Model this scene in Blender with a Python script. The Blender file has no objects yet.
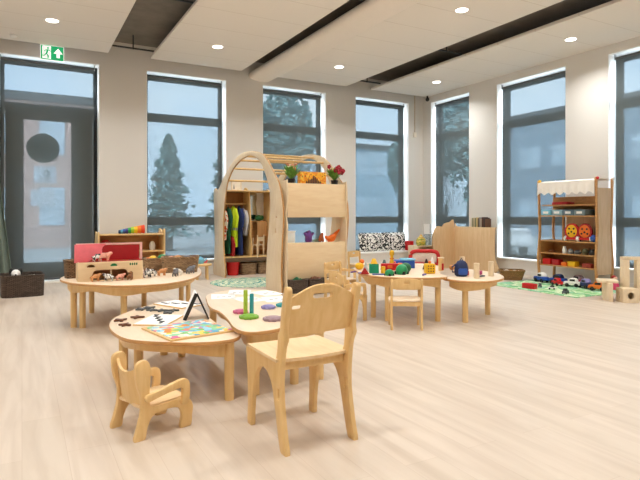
import bpy, bmesh, math, random
from mathutils import Matrix, Vector
random.seed(7)
PI = math.pi
COL = bpy.context.scene.collection

# ------------------------------------------------------------------ helpers
def lin(h):
    h = h.lstrip('#')
    v = [int(h[i:i+2], 16)/255 for i in (0, 2, 4)]
    return tuple(((c+.055)/1.055)**2.4 if c > .04045 else c/12.92 for c in v)+(1.0,)

MATS = {}
def base_mat(name):
    m = bpy.data.materials.new(name); m.use_nodes = True
    nt = m.node_tree; b = nt.nodes['Principled BSDF']
    MATS[name] = m
    return m, nt, b

def plain(name, col, rough=.5, var=.06, scale=18, metal=0, bump=0):
    """solid colour with a slight procedural mottling"""
    if name in MATS: return MATS[name]
    m, nt, b = base_mat(name)
    c = lin(col)
    tc = nt.nodes.new('ShaderNodeTexCoord'); n = nt.nodes.new('ShaderNodeTexNoise')
    n.inputs['Scale'].default_value = scale; n.inputs['Detail'].default_value = 3
    r = nt.nodes.new('ShaderNodeValToRGB')
    r.color_ramp.elements[0].position = .3; r.color_ramp.elements[1].position = .7
    r.color_ramp.elements[0].color = tuple(x*(1-var) for x in c[:3])+(1,)
    r.color_ramp.elements[1].color = tuple(min(1, x*(1+var)) for x in c[:3])+(1,)
    nt.links.new(tc.outputs['Object'], n.inputs['Vector'])
    nt.links.new(n.outputs['Fac'], r.inputs['Fac'])
    nt.links.new(r.outputs['Color'], b.inputs['Base Color'])
    b.inputs['Roughness'].default_value = rough; b.inputs['Metallic'].default_value = metal
    if bump:
        bp = nt.nodes.new('ShaderNodeBump'); bp.inputs['Strength'].default_value = bump
        nt.links.new(n.outputs['Fac'], bp.inputs['Height']); nt.links.new(bp.outputs['Normal'], b.inputs['Normal'])
    return m

def wood(name, c1, c2, stretch=(9, 9, 1.2), rough=.42):
    if name in MATS: return MATS[name]
    m, nt, b = base_mat(name)
    tc = nt.nodes.new('ShaderNodeTexCoord'); mp = nt.nodes.new('ShaderNodeMapping')
    mp.inputs['Scale'].default_value = stretch
    n = nt.nodes.new('ShaderNodeTexNoise'); n.inputs['Scale'].default_value = 3.2
    n.inputs['Detail'].default_value = 5; n.inputs['Distortion'].default_value = .8
    r = nt.nodes.new('ShaderNodeValToRGB')
    r.color_ramp.elements[0].position = .32; r.color_ramp.elements[1].position = .68
    r.color_ramp.elements[0].color = lin(c1); r.color_ramp.elements[1].color = lin(c2)
    nt.links.new(tc.outputs['Object'], mp.inputs['Vector']); nt.links.new(mp.outputs['Vector'], n.inputs['Vector'])
    nt.links.new(n.outputs['Fac'], r.inputs['Fac']); nt.links.new(r.outputs['Color'], b.inputs['Base Color'])
    b.inputs['Roughness'].default_value = rough
    return m

def weave(name, c1, c2, sx=60, sz=60, rough=.75):
    """basket weave: bricks with bump"""
    if name in MATS: return MATS[name]
    m, nt, b = base_mat(name)
    tc = nt.nodes.new('ShaderNodeTexCoord'); mp = nt.nodes.new('ShaderNodeMapping')
    sep = nt.nodes.new('ShaderNodeSeparateXYZ'); add = nt.nodes.new('ShaderNodeMath'); cmb = nt.nodes.new('ShaderNodeCombineXYZ')
    nt.links.new(tc.outputs['Object'], sep.inputs[0])
    nt.links.new(sep.outputs['X'], add.inputs[0]); nt.links.new(sep.outputs['Y'], add.inputs[1])
    nt.links.new(add.outputs[0], cmb.inputs['X']); nt.links.new(sep.outputs['Z'], cmb.inputs['Y'])
    mp.inputs['Scale'].default_value = (sx, sz, 1)
    nt.links.new(cmb.outputs[0], mp.inputs['Vector'])
    br = nt.nodes.new('ShaderNodeTexBrick')
    br.inputs['Color1'].default_value = lin(c1); br.inputs['Color2'].default_value = lin(c2)
    br.inputs['Mortar'].default_value = tuple(x*.3 for x in lin(c1)[:3])+(1,)
    br.inputs['Scale'].default_value = 1; br.inputs['Mortar Size'].default_value = .1
    br.inputs['Brick Width'].default_value = 1.6; br.inputs['Row Height'].default_value = .8
    nt.links.new(mp.outputs['Vector'], br.inputs['Vector'])
    nt.links.new(br.outputs['Color'], b.inputs['Base Color'])
    bp = nt.nodes.new('ShaderNodeBump'); bp.inputs['Strength'].default_value = .6; bp.inputs['Distance'].default_value = .01; bp.invert = True
    nt.links.new(br.outputs['Fac'], bp.inputs['Height']); nt.links.new(bp.outputs['Normal'], b.inputs['Normal'])
    b.inputs['Roughness'].default_value = rough
    return m

def cells(name, cols, scale=25, rough=.55, kind='vor', mapping=(1, 1, 1), detail=2):
    """constant-ramp colour patches (prints, puzzles, patterned cloth)"""
    if name in MATS: return MATS[name]
    m, nt, b = base_mat(name)
    tc = nt.nodes.new('ShaderNodeTexCoord'); mp = nt.nodes.new('ShaderNodeMapping'); mp.inputs['Scale'].default_value = mapping
    nt.links.new(tc.outputs['Object'], mp.inputs['Vector'])
    r = nt.nodes.new('ShaderNodeValToRGB'); r.color_ramp.interpolation = 'CONSTANT'
    if kind == 'vor':
        t = nt.nodes.new('ShaderNodeTexVoronoi'); t.inputs['Scale'].default_value = scale
        s = nt.nodes.new('ShaderNodeSeparateColor'); nt.links.new(t.outputs['Color'], s.inputs[0]); out = s.outputs[0]; lo, hi = 0, 1
    else:
        t = nt.nodes.new('ShaderNodeTexNoise'); t.inputs['Scale'].default_value = scale; t.inputs['Detail'].default_value = detail
        out = t.outputs['Fac']; lo, hi = .3, .7
    nt.links.new(mp.outputs['Vector'], t.inputs['Vector'])
    cr = r.color_ramp; n = len(cols)
    while len(cr.elements) < n: cr.elements.new(.5)
    for i, c in enumerate(cols):
        cr.elements[i].position = 0 if i == 0 else lo+(hi-lo)*i/n
    for i, c in enumerate(cols): cr.elements[i].color = lin(c)
    nt.links.new(out, r.inputs['Fac']); nt.links.new(r.outputs['Color'], b.inputs['Base Color'])
    b.inputs['Roughness'].default_value = rough
    return m

def frame(o, ea, eb):
    ea = Vector(ea).normalized(); eb = Vector(eb).normalized(); n = ea.cross(eb)
    return Matrix(((ea.x, eb.x, n.x, o[0]), (ea.y, eb.y, n.y, o[1]), (ea.z, eb.z, n.z, o[2]), (0, 0, 0, 1)))
def XZ(o=(0, 0, 0)): return frame(o, (1, 0, 0), (0, 0, 1))
def YZ(o=(0, 0, 0)): return frame(o, (0, 1, 0), (0, 0, 1))
def XY(o=(0, 0, 0)): return frame(o, (1, 0, 0), (0, 1, 0))

def smooth(pts, n=5, closed=True):
    out = []; k = len(pts)
    rng = range(k) if closed else range(k-1)
    for i in rng:
        g = lambda j: Vector(pts[j % k]) if closed else Vector(pts[max(0, min(k-1, j))])
        p0, p1, p2, p3 = g(i-1), g(i), g(i+1), g(i+2)
        for s in range(n):
            t = s/n
            out.append(tuple(.5*((2*p1)+(p2-p0)*t+(2*p0-5*p1+4*p2-p3)*t*t+(3*p1-p0-3*p2+p3)*t**3)))
    if not closed: out.append(tuple(pts[-1]))
    return out

def rrect(w, h, r, n=4, c=(0, 0)):
    out = []
    for cx, cy, a0 in ((w/2-r, h/2-r, 0), (-w/2+r, h/2-r, 90), (-w/2+r, -h/2+r, 180), (w/2-r, -h/2+r, 270)):
        for i in range(n+1):
            a = math.radians(a0+90*i/n); out.append((c[0]+cx+r*math.cos(a), c[1]+cy+r*math.sin(a)))
    return out
def circ(r, n=20, c=(0, 0), ry=None):
    return [(c[0]+r*math.cos(2*PI*i/n), c[1]+(ry or r)*math.sin(2*PI*i/n)) for i in range(n)]

class MB:
    def __init__(s): s.bm = bmesh.new(); s.mi = 0
    def _mark(s, n0):
        s.bm.faces.ensure_lookup_table()
        for f in s.bm.faces[n0:]: f.material_index = s.mi
    def merge(s, bm):
        me = bpy.data.meshes.new('tmp'); bm.to_mesh(me); bm.free()
        n0 = len(s.bm.faces); s.bm.from_mesh(me); bpy.data.meshes.remove(me)
        return n0
    def box(s, c, d, rz=0, bev=0, rot=None):
        b = bmesh.new(); bmesh.ops.create_cube(b, size=1)
        bmesh.ops.scale(b, vec=d, verts=b.verts)
        if bev: bmesh.ops.bevel(b, geom=b.edges[:], offset=min(bev, min(d)*.45), segments=2, affect='EDGES', profile=.5)
        M = Matrix.Translation(c) @ (rot.to_4x4() if rot else Matrix.Rotation(rz, 4, 'Z'))
        b.transform(M); n = s.merge(b); s._mark(n); return s
    def bx(s, x0, x1, y0, y1, z0, z1, bev=0):
        return s.box(((x0+x1)/2, (y0+y1)/2, (z0+z1)/2), (x1-x0, y1-y0, z1-z0), bev=bev)
    def cyl(s, p0, p1, r0, r1=None, n=14):
        p0, p1 = Vector(p0), Vector(p1); r1 = r0 if r1 is None else r1
        b = bmesh.new(); d = p1-p0
        bmesh.ops.create_cone(b, cap_ends=True, segments=n, radius1=max(r0, 1e-4), radius2=max(r1, 1e-4), depth=d.length)
        b.transform(Matrix.Translation((p0+p1)/2) @ d.to_track_quat('Z', 'Y').to_matrix().to_4x4())
        k = s.merge(b); s._mark(k); return s
    def ball(s, c, r, rz=0, n=14, rot=None):
        if not hasattr(r, '__len__'): r = (r, r, r)
        b = bmesh.new(); bmesh.ops.create_uvsphere(b, u_segments=n, v_segments=max(6, n*2//3), radius=1)
        bmesh.ops.scale(b, vec=r, verts=b.verts)
        b.transform(Matrix.Translation(c) @ (rot.to_4x4() if rot else Matrix.Rotation(rz, 4, 'Z')))
        k = s.merge(b); s._mark(k); return s
    def plate(s, outer, M, t, holes=(), bev=0, edge=None):
        """2D outline with holes, extruded t about its plane; edge = material index for the rim"""
        b = bmesh.new(); es = []
        for lp in [outer]+list(holes):
            vs = [b.verts.new((p[0], p[1], -t/2)) for p in lp]
            for i in range(len(vs)): es.append(b.edges.new((vs[i], vs[(i+1) % len(vs)])))
        bmesh.ops.triangle_fill(b, use_beauty=True, use_dissolve=False, edges=es, normal=(0, 0, 1))
        fs = b.faces[:]
        r = bmesh.ops.extrude_face_region(b, geom=fs)
        bmesh.ops.translate(b, vec=(0, 0, t), verts=[v for v in r['geom'] if isinstance(v, bmesh.types.BMVert)])
        bmesh.ops.recalc_face_normals(b, faces=b.faces[:])
        if bev:
            rim = [e for e in b.edges if len(e.link_faces) == 2 and abs(e.link_faces[0].normal.z) > .9 and abs(e.link_faces[1].normal.z) < .1
                   or len(e.link_faces) == 2 and abs(e.link_faces[1].normal.z) > .9 and abs(e.link_faces[0].normal.z) < .1]
            bmesh.ops.bevel(b, geom=rim, offset=bev, segments=2, affect='EDGES', profile=.5)
        b.normal_update()
        flags = [abs(f.normal.z) < .6 for f in b.faces]
        b.transform(M); n = s.merge(b); s._mark(n)
        if edge is not None:
            for f, k in zip(s.bm.faces[n:], flags):
                if k: f.material_index = edge
        return s
    def tube(s, pts, r, n=8, closed=False):
        pts = [Vector(p) for p in pts]; k = len(pts)
        rr = r if hasattr(r, '__len__') else [r]*k
        b = bmesh.new(); rings = []
        up = Vector((0, 0, 1))
        for i, p in enumerate(pts):
            a = pts[(i-1) % k] if (closed or i > 0) else p
            c = pts[(i+1) % k] if (closed or i < k-1) else p
            t = (c-a).normalized()
            u = up if abs(t.dot(up)) < .95 else Vector((1, 0, 0))
            e1 = t.cross(u).normalized(); e2 = e1.cross(t)
            rings.append([b.verts.new(p+e1*rr[i]*math.cos(2*PI*j/n)+e2*rr[i]*math.sin(2*PI*j/n)) for j in range(n)])
        for i in range(k if closed else k-1):
            A, B = rings[i], rings[(i+1) % k]
            for j in range(n): b.faces.new((A[j], A[(j+1) % n], B[(j+1) % n], B[j]))
        if not closed: b.faces.new(rings[0]); b.faces.new(rings[-1])
        bmesh.ops.recalc_face_normals(b, faces=b.faces[:])
        m = s.merge(b); s._mark(m); return s
    def loft(s, rings, cap0=True, cap1=True):
        b = bmesh.new(); R = [[b.verts.new(p) for p in r] for r in rings]; n = len(R[0])
        for A, B in zip(R, R[1:]):
            for j in range(n): b.faces.new((A[j], A[(j+1) % n], B[(j+1) % n], B[j]))
        if cap0: b.faces.new(R[0])
        if cap1: b.faces.new(R[-1])
        bmesh.ops.recalc_face_normals(b, faces=b.faces[:])
        m = s.merge(b); s._mark(m); return s
    def lathe(s, prof, c=(0, 0, 0), n=20, cap0=True, cap1=True, sx=1, sy=1):
        return s.loft([[(c[0]+r*sx*math.cos(2*PI*i/n), c[1]+r*sy*math.sin(2*PI*i/n), c[2]+z) for i in range(n)] for r, z in prof], cap0, cap1)
    def sheet(s, fn, nu, nv, t):
        """a curved panel: fn(u,v) -> point, thickened by t downwards along z/normal"""
        b = bmesh.new(); g = [[b.verts.new(fn(i/nu, j/nv)) for j in range(nv+1)] for i in range(nu+1)]
        for i in range(nu):
            for j in range(nv): b.faces.new((g[i][j], g[i+1][j], g[i+1][j+1], g[i][j+1]))
        bmesh.ops.recalc_face_normals(b, faces=b.faces[:])
        bmesh.ops.solidify(b, geom=b.faces[:], thickness=t)
        bmesh.ops.recalc_face_normals(b, faces=b.faces[:])
        m = s.merge(b); s._mark(m); return s
    def quad(s, p):
        f = s.bm.faces.new([s.bm.verts.new(q) for q in p]); f.material_index = s.mi; return s
    def move(s, M): s.bm.transform(M); return s
    def build(s, name, mats, parent=None, loc=(0, 0, 0), rz=0, ang=38):
        me = bpy.data.meshes.new(name); s.bm.to_mesh(me); s.bm.free()
        for m in (mats if isinstance(mats, (list, tuple)) else [mats]): me.materials.append(m)
        me.shade_smooth(); me.set_sharp_from_angle(angle=math.radians(ang))
        o = bpy.data.objects.new(name, me); COL.objects.link(o)
        o.location = loc; o.rotation_euler = (0, 0, rz)
        if parent: o.parent = parent
        return o

def thing(name, label, cat, loc=(0, 0, 0), rz=0, group=None):
    o = bpy.data.objects.new(name, None); COL.objects.link(o); o.empty_display_size = .1
    o.location = loc; o.rotation_euler = (0, 0, rz); tag(o, label, cat, group); return o
def tag(o, label, cat, group=None):
    o['label'] = label; o['category'] = cat
    if group: o['group'] = group
    return o
def struct(o): o['kind'] = 'structure'; return o
def kids(o): return [c for c in COL.objects if c.parent == o]
def dup(o, loc, rz, label, scale=None, parent=None):
    c = o.copy(); COL.objects.link(c)
    if parent is None:
        c.location = loc; c.rotation_euler = (0, 0, rz); c['label'] = label
        if scale: c.scale = (scale,)*3
    else: c.parent = parent
    for k in kids(o): dup(k, None, None, None, None, c)
    return c

# ------------------------------------------------------------------ materials
BIRCH = wood('birch', '#deb779', '#e7c48b')
BIRCH2 = wood('birch_panel', '#e8cca2', '#efd7b0', (1.0, 8, 6))
TOP = wood('maple_laminate', '#e6cfb2', '#eed9bf', (6, 1, 6), .38)
EDGE = wood('ply_edge', '#b9854c', '#d2a165', (3, 3, 40))
OAK = wood('oak_shelf', '#b98650', '#cf9d63', (2, 2, 9))
PALE = wood('pale_ply', '#e2cdab', '#ecdabc', (7, 7, 1.5))
WHITE = plain('white_gloss', '#f1f0ec', .4, .01)
PAPER = plain('paper', '#f4f2f0', .8, .01)
BLACK = plain('black', '#1c1b1b', .5)
DARKM = plain('charcoal_metal', '#33383a', .45)
RED = plain('red', '#c8161a', .4); DRED = plain('dark_red', '#a81018', .5); PINK = plain('pink', '#ee7480', .55)
GREEN = plain('green', '#159055', .4); DGREEN = plain('dark_green', '#1e6a3c', .5); LIME = plain('lime', '#a9c53a', .5)
BLUE = plain('blue', '#1f4fa8', .4); NAVY = plain('navy', '#1a2a58', .6); LBLUE = plain('light_blue', '#7ec3e0', .5)
YEL = plain('yellow', '#efbb1b', .4); ORANGE = plain('orange', '#e8731f', .45); TEAL = plain('teal', '#2f9aa0', .5)
PURP = plain('purple', '#6b3b8e', .5); LILAC = plain('lilac', '#8d8ac0', .5); GREY = plain('grey', '#9a9a98', .6)
BROWN = plain('brown', '#6a3d22', .5); CREAM = plain('cream', '#f1e8da', .7); SKIN = plain('toy_pink', '#efb9a8', .5)
MAUVE = plain('mauve', '#a58a92', .5); DGREY = plain('dark_grey', '#55585a', .6)
WICKER = weave('wicker_brown', '#6b5138', '#8a6c4c', 45, 55)
DWICKER = weave('wicker_dark', '#4a3d33', '#66554a', 30, 55)
GWICKER = weave('wicker_grey', '#86694c', '#bb9c76', 45, 55)
TWICKER = weave('wicker_tan', '#8f6a3b', '#a87f4a', 45, 60)

# ------------------------------------------------------------------ room shell
YB, XR = 10.49, 8.7          # inner faces of the back and right walls
XL, YF = -4.0, -4.0
HT, HS = 4.06, 4.36          # hung ceiling islands, concrete slab
WT = .38

def wall_mat():
    m, nt, b = base_mat('wall_paint')
    n = nt.nodes.new('ShaderNodeTexNoise'); n.inputs['Scale'].default_value = 60
    bp = nt.nodes.new('ShaderNodeBump'); bp.inputs['Strength'].default_value = .04
    nt.links.new(n.outputs['Fac'], bp.inputs['Height']); nt.links.new(bp.outputs['Normal'], b.inputs['Normal'])
    b.inputs['Base Color'].default_value = lin('#dedbd6'); b.inputs['Roughness'].default_value = .85
    return m
WALL = wall_mat()

def floor_mat():
    m, nt, b = base_mat('floor_planks')
    tc = nt.nodes.new('ShaderNodeTexCoord'); mp = nt.nodes.new('ShaderNodeMapping')
    mp.inputs['Rotation'].default_value = (0, 0, PI/2)
    nt.links.new(tc.outputs['Object'], mp.inputs['Vector'])
    br = nt.nodes.new('ShaderNodeTexBrick'); br.inputs['Scale'].default_value = 1
    br.inputs['Brick Width'].default_value = 1.5; br.inputs['Row Height'].default_value = .2
    br.inputs['Mortar Size'].default_value = .0012; br.offset = .37
    br.inputs['Color1'].default_value = lin('#d2c4b4'); br.inputs['Color2'].default_value = lin('#d8cabb')
    br.inputs['Mortar'].default_value = lin('#c6b4a2')
    nt.links.new(mp.outputs['Vector'], br.inputs['Vector'])
    m2 = nt.nodes.new('ShaderNodeMapping'); m2.inputs['Scale'].default_value = (5, .45, 1)
    nt.links.new(tc.outputs['Object'], m2.inputs['Vector'])
    n = nt.nodes.new('ShaderNodeTexNoise'); n.inputs['Scale'].default_value = 2.2; n.inputs['Detail'].default_value = 6; n.inputs['Distortion'].default_value = .6
    nt.links.new(m2.outputs['Vector'], n.inputs['Vector'])
    r = nt.nodes.new('ShaderNodeValToRGB'); r.color_ramp.elements[0].position = .3; r.color_ramp.elements[1].position = .62
    r.color_ramp.elements[0].color = (.80, .76, .72, 1); r.color_ramp.elements[1].color = (1, 1, 1, 1)
    nt.links.new(n.outputs['Fac'], r.inputs['Fac'])
    mx = nt.nodes.new('ShaderNodeMix'); mx.data_type = 'RGBA'; mx.blend_type = 'MULTIPLY'; mx.inputs['Factor'].default_value = .75
    nt.links.new(br.outputs['Color'], mx.inputs['A']); nt.links.new(r.outputs['Color'], mx.inputs['B'])
    nt.links.new(mx.outputs['Result'], b.inputs['Base Color'])
    b.inputs['Roughness'].default_value = .4
    return m

struct(MB().bx(XL-.3, XR+WT, YF-.3, YB+WT, -.12, 0).build('floor', floor_mat()))

# windows: (x0,x1) on the back wall, (y0,y1) on the right wall
DOOR = (-.34, 1.229); BW = [(2.054, 3.626), (4.413, 5.942), (6.717, 8.264)]
RW = [(8.897, 10.198), (6.465, 8.115), (4.05, 5.657)]
ZT, ZS = 3.91, .27
w = MB()
xs = [XL-.3] + [v for p in ([DOOR]+BW) for v in p] + [XR+WT]
for i in range(0, len(xs), 2): w.bx(xs[i], xs[i+1], YB, YB+WT, -.1, HS+.1)
w.bx(DOOR[0], DOOR[1], YB, YB+WT, ZT, HS+.1)
for a, b in BW: w.bx(a, b, YB, YB+WT, ZT, HS+.1); w.bx(a, b, YB, YB+WT, -.1, ZS)
struct(w.build('wall_back', WALL))
w = MB(); ys = [YF-.3] + [v for p in reversed(RW) for v in p] + [YB]
for i in range(0, len(ys), 2): w.bx(XR, XR+WT, ys[i], ys[i+1], -.1, HS+.1)
for a, b in RW: w.bx(XR, XR+WT, a, b, ZT, HS+.1); w.bx(XR, XR+WT, a, b, -.1, ZS)
struct(w.build('wall_right', WALL))
struct(MB().bx(XL-.3, XL, YF-.3, YB, -.1, HS+.1).build('wall_left', WALL))
struct(MB().bx(XL, XR, YF-.3, YF, -.1, HS+.1).build('wall_front', WALL))

SLAB = plain('concrete_slab', '#7d766d', .9, .12, 4)
struct(MB().bx(XL-.3, XR+WT, YF-.3, YB+WT, HS, HS+.2).build('ceiling', SLAB))
def panel_mat():
    m, nt, b = base_mat('ceiling_tile')
    tc = nt.nodes.new('ShaderNodeTexCoord'); br = nt.nodes.new('ShaderNodeTexBrick')
    br.inputs['Scale'].default_value = 1; br.inputs['Brick Width'].default_value = 80; br.inputs['Row Height'].default_value = .76
    br.inputs['Mortar Size'].default_value = .006; br.offset = 0
    c = lin('#f0eae1')
    br.inputs['Color1'].default_value = c; br.inputs['Color2'].default_value = c; br.inputs['Mortar'].default_value = lin('#dcd4c8')
    mp = nt.nodes.new('ShaderNodeMapping'); mp.inputs['Location'].default_value = (40, .3, 0)
    nt.links.new(tc.outputs['Object'], mp.inputs['Vector']); nt.links.new(mp.outputs['Vector'], br.inputs['Vector']); nt.links.new(br.outputs['Color'], b.inputs['Base Color'])
    b.inputs['Roughness'].default_value = .9
    return m
TILE = panel_mat()
for a, b, yend in ((-3.6, 1.34, 10.22), (2.07, 3.84, 10.22), (4.66, 6.36, 10.32), (7.04, 8.7, 10.32)):
    p = MB(); p.bx(a, b, YF+.4, yend, HT, HT+.05, bev=.004)
    struct(p.build('ceiling', TILE))
# boxed-in duct between the second and third islands, rounded underside
prof = smooth([(4.22, 4.17), (4.14, 4.14), (4.11, 4.08), (4.15, 4.01), (4.3, 3.97), (4.48, 3.97), (4.6, 4.01), (4.65, 4.06), (4.64, 4.17)], 4, False)
b = MB(); b.plate(prof, XZ((0, (YF+.4+YB)/2, 0)), YB-YF-.4)
struct(b.build('ceiling_beam', plain('duct_casing', '#efe8de', .8, .01)))
HANG = MB()
for a in (1.72, 6.68):
    HANG.cyl((a, 9.95, HT+.05), (a, 9.95, HS), .012); HANG.cyl((a, 7.4, HT+.05), (a, 7.4, HS), .012)
    HANG.bx(a-.36, a+.36, 9.94, 9.965, HT+.055, HT+.08); HANG.bx(a-.36, a+.36, 7.39, 7.415, HT+.055, HT+.08)
struct(HANG.build('ceiling_rail', DARKM))

# ---------------------------------------------------------------- windows, door, blinds
GL = bpy.data.materials.new('window_glass'); GL.use_nodes = True
nt = GL.node_tree; nt.nodes.clear()
o_ = nt.nodes.new('ShaderNodeOutputMaterial'); mx = nt.nodes.new('ShaderNodeMixShader'); tr = nt.nodes.new('ShaderNodeBsdfTransparent')
gs = nt.nodes.new('ShaderNodeBsdfGlossy'); fr = nt.nodes.new('ShaderNodeFresnel'); fr.inputs['IOR'].default_value = 1.35
tr.inputs['Color'].default_value = (.9, .94, .95, 1); gs.inputs['Roughness'].default_value = .02
nt.links.new(fr.outputs[0], mx.inputs[0]); nt.links.new(tr.outputs[0], mx.inputs[1]); nt.links.new(gs.outputs[0], mx.inputs[2]); nt.links.new(mx.outputs[0], o_.inputs[0])

SC = bpy.data.materials.new('screen_fabric'); SC.use_nodes = True
nt = SC.node_tree; nt.nodes.clear()
o_ = nt.nodes.new('ShaderNodeOutputMaterial'); tr = nt.nodes.new('ShaderNodeBsdfTransparent'); df = nt.nodes.new('ShaderNodeBsdfDiffuse'); tl = nt.nodes.new('ShaderNodeBsdfTranslucent')
tr.inputs['Color'].default_value = (.76, .88, .95, 1)
df.inputs['Color'].default_value = lin('#565a58'); tl.inputs['Color'].default_value = lin('#8f9a9c')
m1 = nt.nodes.new('ShaderNodeMixShader'); m2 = nt.nodes.new('ShaderNodeMixShader')
m1.inputs[0].default_value = .05; nt.links.new(df.outputs[0], m1.inputs[1]); nt.links.new(tl.outputs[0], m1.inputs[2])
# fine mesh: openness varies slightly with the threads
tc = nt.nodes.new('ShaderNodeTexCoord'); nz = nt.nodes.new('ShaderNodeTexNoise'); nz.inputs['Scale'].default_value = 55; nz.inputs['Detail'].default_value = 1
mr = nt.nodes.new('ShaderNodeMapRange'); mr.inputs['To Min'].default_value = .046; mr.inputs['To Max'].default_value = .064
nt.links.new(tc.outputs['Object'], nz.inputs['Vector']); nt.links.new(nz.outputs['Fac'], mr.inputs['Value'])
nt.links.new(mr.outputs[0], m2.inputs[0]); nt.links.new(m1.outputs[0], m2.inputs[1]); nt.links.new(tr.outputs[0], m2.inputs[2]); nt.links.new(m2.outputs[0], o_.inputs[0])
FRAME = plain('window_frame', '#34383a', .5, .03)

def place(M, mb): return mb.move(M)
def opening(M, w, idx, z0, z1, rails, blind_label, name, is_door=False):
    """M maps local (x along wall 0..w, y outwards from the inner face, z up)"""
    root = struct(bpy.data.objects.new(name, None)); COL.objects.link(root)
    d0, d1, fw = .27, .34, .075
    f = MB()
    f.bx(0, fw, d0, d1, z0, z1); f.bx(w-fw, w, d0, d1, z0, z1)
    f.bx(fw, w-fw, d0, d1, z1-.11, z1); f.bx(fw, w-fw, d0, d1, z0, z0+.1)
    for zr in rails: f.bx(fw, w-fw, d0, d1, zr-.08, zr+.08)
    place(M, f).build('window_frame' if not is_door else 'door_frame', FRAME, root)
    zs = [z0+.1] + sum(([r-.08, r+.08] for r in rails), []) + [z1-.11]
    for i in range(0, len(zs), 2):
        p = MB(); p.quad([(fw, .303, zs[i]), (w-fw, .303, zs[i]), (w-fw, .303, zs[i+1]), (fw, .303, zs[i+1])]); place(M, p).build('pane', GL, root)
    if not is_door:
        p = MB(); p.bx(0, w, -.03, .27, z0-.0, z0+.025, bev=.006); place(M, p).build('window_sill', WHITE, root)
    for k, q in enumerate(((0, .01, .0, d0, z0+.025, z1-.01), (w-.01, w, .0, d0, z0+.025, z1-.01), (0, w, .0, d0, z1-.01, z1))):
        p = MB(); p.bx(*q); place(M, p).build('reveal_lining', WHITE, root)
    # roller blind hung inside the recess
    bl = thing('roller_blind', blind_label, 'blind', (M @ Vector((w/2, .1, z0))), 0, 'grey screen roller blinds')
    I = Matrix.Translation(-bl.location)
    bz0 = z0+.06; g0, g1 = (.03, .085) if M[0][0] > .5 else (.075, .03)
    s = MB(); s.quad([(g0, .1, bz0), (w-g1, .1, bz0), (w-g1, .1, z1-.08), (g0, .1, z1-.08)]); scr = place(I @ M, s).build('screen', SC, bl)
    s = MB(); s.cyl((g0-.01, .1, z1-.08), (w-g1+.01, .1, z1-.08), .02); rol = place(I @ M, s).build('roller', DGREY, bl)
    s = MB(); s.bx(g0, w-g1, .091, .109, bz0-.02, bz0+.005, bev=.004); place(I @ M, s).build('bottom_bar', DGREY, scr)
    for a in (g0-.017, w-g1+.005):
        s = MB(); s.bx(a, a+.012, .08, .125, z1-.105, z1-.01, bev=.003); place(I @ M, s).build('bracket', GREY, rol)
    s = MB(); s.tube([(w-.02, .06, z1-.08), (w-.02, .055, z1-1.2), (w-.02, .06, z1-2.2)], .004, 5); place(I @ M, s).build('pull_chain', WHITE, rol)
    return root

def MBk(x): return Matrix.Translation((x, YB, 0))
def MR(y1): return Matrix(((0, 1, 0, XR), (-1, 0, 0, y1), (0, 0, 1, 0), (0, 0, 0, 1)))
door = opening(MBk(DOOR[0]), DOOR[1]-DOOR[0], 0, .02, ZT, [3.06], 'tall grey screen blind drawn down over the glazed exit door', 'door_1', True)
nm = ['grey screen blind on the back window beside the exit door', 'grey screen blind on the back window behind the wooden arch', 'grey screen blind on the back window above the patterned cushions']
for i, (a, b) in enumerate(BW): opening(MBk(a), b-a, i, ZS, ZT, [3.08, 1.06], nm[i], 'window_%d' % (i+1))
nm = ['grey screen blind on the side window closest to the room corner', 'grey screen blind on the side window between cabinet and toy shelf', 'grey screen blind on the side window above the wooden block buildings']
for i, (a, b) in enumerate(RW): opening(MR(b), b-a, i, ZS, ZT, [3.08, 1.06], nm[i], 'window_%d' % (i+4))
# door leaf of the glazed exit
lf = MB(); x0, x1 = DOOR[0]+.085, DOOR[1]-.085
lf.bx(x0, x0+.28, YB+.28, YB+.33, .12, 2.98); lf.bx(x1-.36, x1, YB+.28, YB+.33, .12, 2.98)
lf.bx(x0+.28, x1-.36, YB+.28, YB+.33, .12, .34); lf.bx(x0+.28, x1-.36, YB+.28, YB+.33, 2.86, 2.98)
lf.build('door_leaf', FRAME, door)
MB().tube([(x1-.2, YB+.29, 1.0), (x1-.2, YB+.22, 1.0), (x1-.32, YB+.22, 1.0)], .012).build('door_handle', GREY, door)
MB().bx(DOOR[0], DOOR[1], YB+.0, YB+.27, 0, .035, bev=.004).build('door_sill', WHITE, door)
# things stuck to the outside of the door glass
gy = YB+.31
BACKLIT = bpy.data.materials.new('backlit_paper'); BACKLIT.use_nodes = True
nt = BACKLIT.node_tree; pb = nt.nodes['Principled BSDF']; pb.inputs['Base Color'].default_value = (.9, .92, .93, 1); pb.inputs['Roughness'].default_value = .9
tl_ = nt.nodes.new('ShaderNodeBsdfTranslucent'); tl_.inputs['Color'].default_value = (.97, .98, 1, 1); mx_ = nt.nodes.new('ShaderNodeMixShader'); mx_.inputs[0].default_value = .92
nt.links.new(pb.outputs[0], mx_.inputs[1]); nt.links.new(tl_.outputs[0], mx_.inputs[2]); nt.links.new(mx_.outputs[0], nt.nodes['Material Output'].inputs[0])
STK = bpy.data.materials.new('sticker_film'); STK.use_nodes = True
nt = STK.node_tree; pb = nt.nodes['Principled BSDF']; pb.inputs['Base Color'].default_value = lin('#6f8c86'); tl_ = nt.nodes.new('ShaderNodeBsdfTranslucent'); tl_.inputs['Color'].default_value = (.16, .26, .26, 1); mx_ = nt.nodes.new('ShaderNodeMixShader'); mx_.inputs[0].default_value = .6
nt.links.new(pb.outputs[0], mx_.inputs[1]); nt.links.new(tl_.outputs[0], mx_.inputs[2]); nt.links.new(mx_.outputs[0], nt.nodes['Material Output'].inputs[0])
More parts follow.
